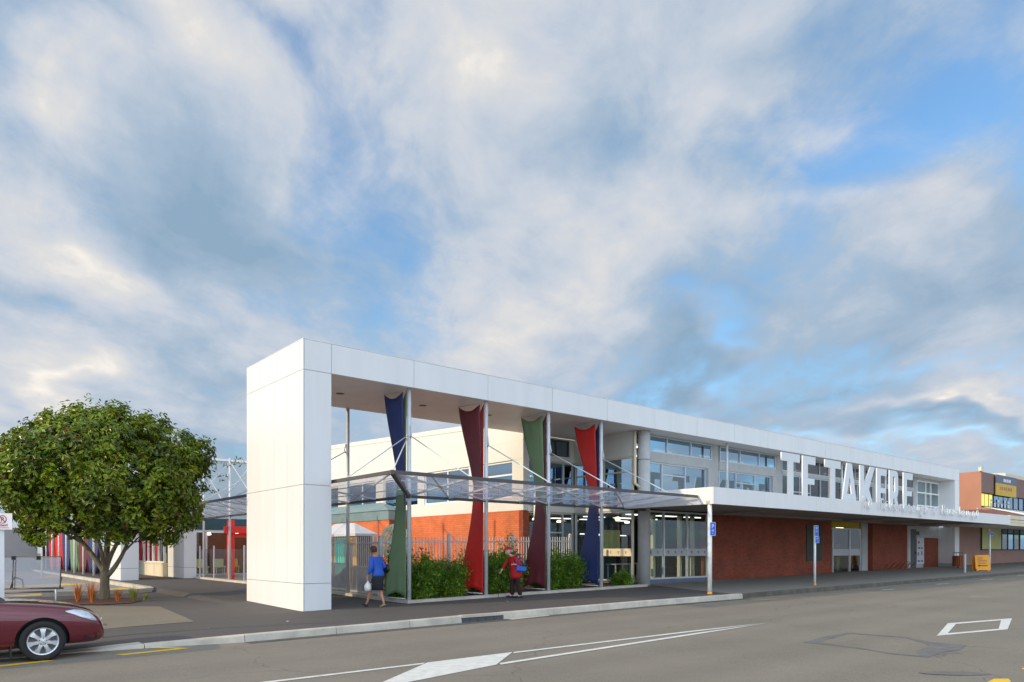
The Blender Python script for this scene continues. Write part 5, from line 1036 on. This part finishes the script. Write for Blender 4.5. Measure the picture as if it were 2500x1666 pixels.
def head_mesh(c,fw,mt,parent,sc_=1.0,tilt=0,name='head'):
    """sculpted head: skull, brow, nose, mouth, chin, eyes sockets; fw = facing direction"""
    c=Vector(c); f=Vector(fw).normalized(); l=UP.cross(f).normalized(); u=f.cross(l).normalized()
    bm=bmesh.new(); bmesh.ops.create_icosphere(bm,subdivisions=4,radius=1)
    for v in bm.verts:
        x,y,z=v.co
        sx=.098 if x>0 else .105; w=.076; h=.118
        X,Y,Z=x*sx,y*w,z*h
        if z<-.1: Y*=1+.22*z; X*=(1+.10*z) if x>0 else (1+.38*z)
        if x>.3: X+=.026*math.exp(-((y/.16)**2+((z+.22)/.20)**2))              # nose
        if x>.2: X-=.012*math.exp(-(((abs(y)-.42)/.2)**2+((z-.05)/.13)**2))     # eye sockets
        if x>.3: X+=.007*math.exp(-((y/.35)**2+((z+.56)/.07)**2)); X-=.004*math.exp(-((y/.35)**2+((z+.64)/.03)**2)); X+=.010*math.exp(-((y/.4)**2+((z+.86)/.12)**2))
        v.co=(c+(f*X+l*Y+u*Z)*sc_)
    for sgn in (-1,1):
        r=bmesh.ops.create_icosphere(bm,subdivisions=2,radius=1)
        for v in r['verts']: x,y,z=v.co; v.co=c+(f*(x*.018-.008)+l*(sgn*(.076+y*.010))+u*(z*.032-.008))*sc_
    me=bpy.data.meshes.new(name); bm.to_mesh(me); bm.free(); me.materials.append(MT[mt]); me.polygons.foreach_set('use_smooth',[True]*len(me.polygons))
    o=bpy.data.objects.new(name,me); COL.objects.link(o); o.parent=parent
    m=M()
    for sgn in (-1,1):
        p=c+(f*.087+l*sgn*.032+u*.006)*sc_; m.add([p+(l*a*.012+u*b*.006+f*.002)*sc_ for a,b in ((-1,0),(0,1),(1,0),(0,-1))],[(0,1,2,3)])
    m.build('eyes','black',o,local=True)
    return o
def blob(c,rx,ry,rz_,mt,name,parent,fw=(1,0,0),cutf=None,sub=3):
    c=Vector(c); f=Vector(fw).normalized(); l=UP.cross(f).normalized(); u=f.cross(l).normalized(); bm=bmesh.new(); bmesh.ops.create_icosphere(bm,subdivisions=sub,radius=1)
    if cutf: bmesh.ops.delete(bm,geom=[v for v in bm.verts if cutf(*v.co)],context='VERTS')
    for v in bm.verts: x,y,z=v.co; v.co=c+f*x*rx+l*y*ry+u*z*rz_
    me=bpy.data.meshes.new(name); bm.to_mesh(me); bm.free(); me.materials.append(MT[mt]); me.polygons.foreach_set('use_smooth',[True]*len(me.polygons)); o=bpy.data.objects.new(name,me); COL.objects.link(o); o.parent=parent; return o
def loft(rings,mt,name,parent,n=20):
    """rings: (centre, rx(along x), ry(along y))"""
    m=M(); m.grid([[(c[0]+rx*math.cos(2*math.pi*k/n),c[1]+ry*math.sin(2*math.pi*k/n),c[2]) for k in range(n)] for c,rx,ry in rings],True)
    return m.build(name,mt,parent,True,local=True)
def shoe(p,ang,mt,parent,L=.25,name='shoe',heel=0,pitch=0):
    c=Vector(p); bm=bmesh.new(); bmesh.ops.create_icosphere(bm,subdivisions=3,radius=1)
    for v in bm.verts:
        x,y,z=v.co; X=x*L/2; Y=y*.045*(1+.12*x); Z=z*.045*(1.0 if x<0 else 1-.35*x)
        if Z<-.02: Z=-.02
        Z+=.02+heel*max(0,-x); pz=X*math.sin(pitch)
        v.co=c+Vector((X*math.cos(ang)-Y*math.sin(ang),X*math.sin(ang)+Y*math.cos(ang),Z+pz))
    me=bpy.data.meshes.new(name); bm.to_mesh(me); bm.free(); me.materials.append(MT[mt]); me.polygons.foreach_set('use_smooth',[True]*len(me.polygons)); o=bpy.data.objects.new(name,me); COL.objects.link(o); o.parent=parent
    return o
# -- woman in the blue jacket, walking away to the left. local x forward, y left
fw=(-RT*.80+D*.60); rz=math.atan2(fw.y,fw.x); wl=(9.95,17.6,gz(9.95,17.6)+.005)
J={'pts':{'pel':((0,0,.88),(.13,.15)),'wa':((.05,0,1.04),(.10,.12)),'ch':((.10,0,1.25),(.10,.15)),'nk':((.14,0,1.40),(.05,.05)),'hd':((.19,0,1.48),(.045,.045)),
 'sl':((.11,.155,1.34),.05),'el':((.02,.23,1.08),.038),'wl':((.14,.25,.87),.024),'sr':((.11,-.155,1.34),.05),'er':((-.03,-.22,1.09),.038),'wr':((.12,-.20,1.10),.026),
 'hl':((.02,.09,.83),.085),'kl':((.22,.09,.48),.055),'kl2':((.26,.09,.34),.052),'al':((.36,.09,.09),.030),'tl':((.46,.09,.05),.026),
 'hr':((-.02,-.09,.83),.085),'kr':((.02,-.09,.47),.055),'kr2':((-.03,-.09,.34),.052),'ar':((-.14,-.09,.09),.030),'tr':((-.05,-.09,.035),.026)},
 'edges':[('pel','wa'),('wa','ch'),('ch','nk'),('nk','hd'),('ch','sl'),('sl','el'),('el','wl'),('ch','sr'),('sr','er'),('er','wr'),('pel','hl'),('hl','kl'),('kl','kl2'),('kl2','al'),('al','tl'),('pel','hr'),('hr','kr'),('kr','kr2'),('kr2','ar'),('ar','tr')]}
t,o=person('woman in a blue jacket and dark skirt walking away with a white carrier bag',wl,rz,J,'skin',{'L':('wl',(.25,.0,-1),(1,0,.2),.9),'R':('wr',(.7,-.1,.7),(0,1,0),1.1)})
head_mesh((.21,.0,1.56),(1,.15,-.35),'skin',t,.95)
blob((.195,0,1.585),.118,.092,.118,'hair','hair',t,(1,.1,-.3),lambda x,y,z:(x>.42 and z<.55) or z<-.78)
jk={'hem':((-.0,0,.80),(.18,.21)),'pel':((.0,0,.93),(.16,.19)),'wa':((.04,0,1.05),(.125,.155)),'ch':((.09,0,1.24),(.125,.175)),'cl':((.125,0,1.37),(.075,.085)),'sl':((.10,.165,1.335),.080),'el':((.02,.235,1.09),.068),'wl':((.12,.25,.90),.052),'sr':((.10,-.165,1.335),.068),'er':((-.03,-.23,1.09),.056),'wr':((.09,-.205,1.10),.042)}
skinmesh('jacket',jk,[('hem','pel'),('pel','wa'),('wa','ch'),('ch','cl'),('ch','sl'),('sl','el'),('el','wl'),('ch','sr'),('sr','er'),('er','wr')],'bluecoat',t,2)
loft([((0,0,.93),.10,.13),((.0,0,.84),.145,.17),((.05,0,.70),.19,.165),((.08,0,.56),.235,.14),((.09,0,.47),.24,.13),((.09,0,.465),.20,.11)],'skirt','skirt',t)
shoe((.43,.09,.02),0,'shoe',t,.24,heel=.0,pitch=.35); shoe((-.08,-.09,.0),0,'tanshoe',t,.24,heel=.03,pitch=-.15)
blob((.02,-.30,1.05),.15,.055,.13,'bag','shoulder_bag',t,(1,0,.1)); M().tube([(.0,-.29,1.15),(.06,-.20,1.40),(.10,-.12,1.42),(.14,-.22,1.25),(.10,-.29,1.14)],.011,6).build('bag_strap','bag',t,True,local=True)
m=M(); m.lathe([(.012,.30),(.03,.25),(.085,.18),(.105,.08),(.085,.01),(.0,.0)],(.20,.20,.44),10); m.tube([(.18,.24,.80),(.20,.22,.72)],.012,6); m.build('carrier_bag','plas',t,True,local=True)
# -- man in the red coat
fw=(-RT*.96-D*.28); rz=math.atan2(fw.y,fw.x); ml=(14.75,17.35,gz(14.75,17.35)+.005)
J={'pts':{'pel':((-.02,0,.86),(.12,.15)),'wa':((.03,0,1.02),(.12,.14)),'ch':((.11,0,1.22),(.11,.16)),'nk':((.18,0,1.34),(.05,.05)),'hd':((.23,0,1.40),(.045,.045)),
 'sl':((.11,.16,1.30),.05),'el':((-.08,.24,1.06),.042),'wl':((.10,.20,1.06),.026),'sr':((.13,-.16,1.30),.05),'er':((.27,-.22,1.07),.04),'wr':((.43,-.20,.86),.026),
 'hl':((-.02,.09,.80),.08),'kl':((-.02,.09,.45),.058),'al':((-.12,.09,.09),.035),'tl':((-.03,.09,.04),.03),'hr':((0,-.09,.80),.08),'kr':((.10,-.09,.46),.058),'ar':((.10,-.09,.09),.035),'tr':((.22,-.09,.04),.03)},
 'edges':[('pel','wa'),('wa','ch'),('ch','nk'),('nk','hd'),('ch','sl'),('sl','el'),('el','wl'),('ch','sr'),('sr','er'),('er','wr'),('pel','hl'),('hl','kl'),('kl','al'),('al','tl'),('pel','hr'),('hr','kr'),('kr','ar'),('ar','tr')]}
t,o=person('stooping person in a red coat and red cap walking with a cane and blue bag',ml,rz,J,'skinp',{'L':('wl',(.9,-.35,-.1),(0,.2,1),1.0),'R':('wr',(.4,0,-.9),(0,1,.1),1.3)})
head_mesh((.27,.02,1.475),(1,.25,-.25),'skinp',t,.98)
blob((.225,.02,1.485),.105,.088,.095,'ghair','hair',t,(1,.2,-.2),lambda x,y,z:x>-.1 or z>.45 or z<-.6)
blob((.265,.02,1.535),.118,.10,.075,'redcoat','cap',t,(1,.25,-.12),lambda x,y,z:z<-.12); m=M(); m.prism([(.36,-.06,1.525),(.44,-.03,1.50),(.45,.04,1.50),(.38,.09,1.525)],(0,0,.012)); m.build('cap_peak','redcoat',t,True,local=True)
jk={'hem':((.0,0,.55),(.24,.26)),'pel':((.0,0,.84),(.20,.22)),'wa':((.04,0,1.02),(.18,.20)),'ch':((.11,0,1.20),(.165,.205)),'cl':((.17,0,1.32),(.075,.085)),'sl':((.10,.17,1.28),.075),'el':((-.08,.25,1.06),.065),'wl':((.05,.215,1.06),.048),'sr':((.13,-.17,1.28),.075),'er':((.26,-.225,1.08),.062),'wr':((.40,-.205,.90),.046)}
skinmesh('coat',jk,[('hem','pel'),('pel','wa'),('wa','ch'),('ch','cl'),('ch','sl'),('sl','el'),('el','wl'),('ch','sr'),('sr','er'),('er','wr')],'redcoat',t,2)
for k,(a,b,c) in {'l':((-.01,.09,.75),(-.02,.09,.45),(-.12,.09,.07)),'r':((.0,-.09,.75),(.10,-.09,.46),(.10,-.09,.07))}.items():
    skinmesh('trouser_leg',{'a':(a,.10),'b':(b,.082),'c':(c,.075)},[('a','b'),('b','c')],'trousers',t,2)
shoe((-.06,.09,.0),0,'shoe',t,.31); shoe((.17,-.09,.01),0,'shoe',t,.31,pitch=.1)
m=M(); m.prism([(.06,.25,1.04),(.10,.25,.86),(-.22,.25,.84),(-.26,.25,.98),(-.10,.25,1.0)],(0,.10,0)); m.build('handbag','bluebag',t,local=True,bevel=.025); M().tube([(.02,.30,1.0),(.08,.24,1.22),(.05,.16,1.36),(-.06,.22,1.3),(-.2,.30,1.02)],.012,6).build('bag_strap','bluebag',t,True,local=True)
M().tube([(.40,-.20,.84),(.43,-.20,.86),(.47,-.20,.845),(.49,-.20,.80),(.53,-.20,.0)],[.012,.012,.012,.011,.009],8).build('cane','cane',t,True,local=True)
# small litter on the pavement
for i,(x,y) in enumerate([(13.6,16.4),(6.5,15.6)]):
    m=M(); m.add([P(x,y,.012),P(x+.09,y+.02,.02),P(x+.10,y+.07,.012),P(x+.01,y+.06,.03)],[(0,1,2,3)]); tag(m.build('paper_scrap','poster'),['scrap of white paper on the pavement right of the walking woman','small pale scrap lying on the dark pavement left of the pylon foot'][i],'litter','paper scraps on the pavement')
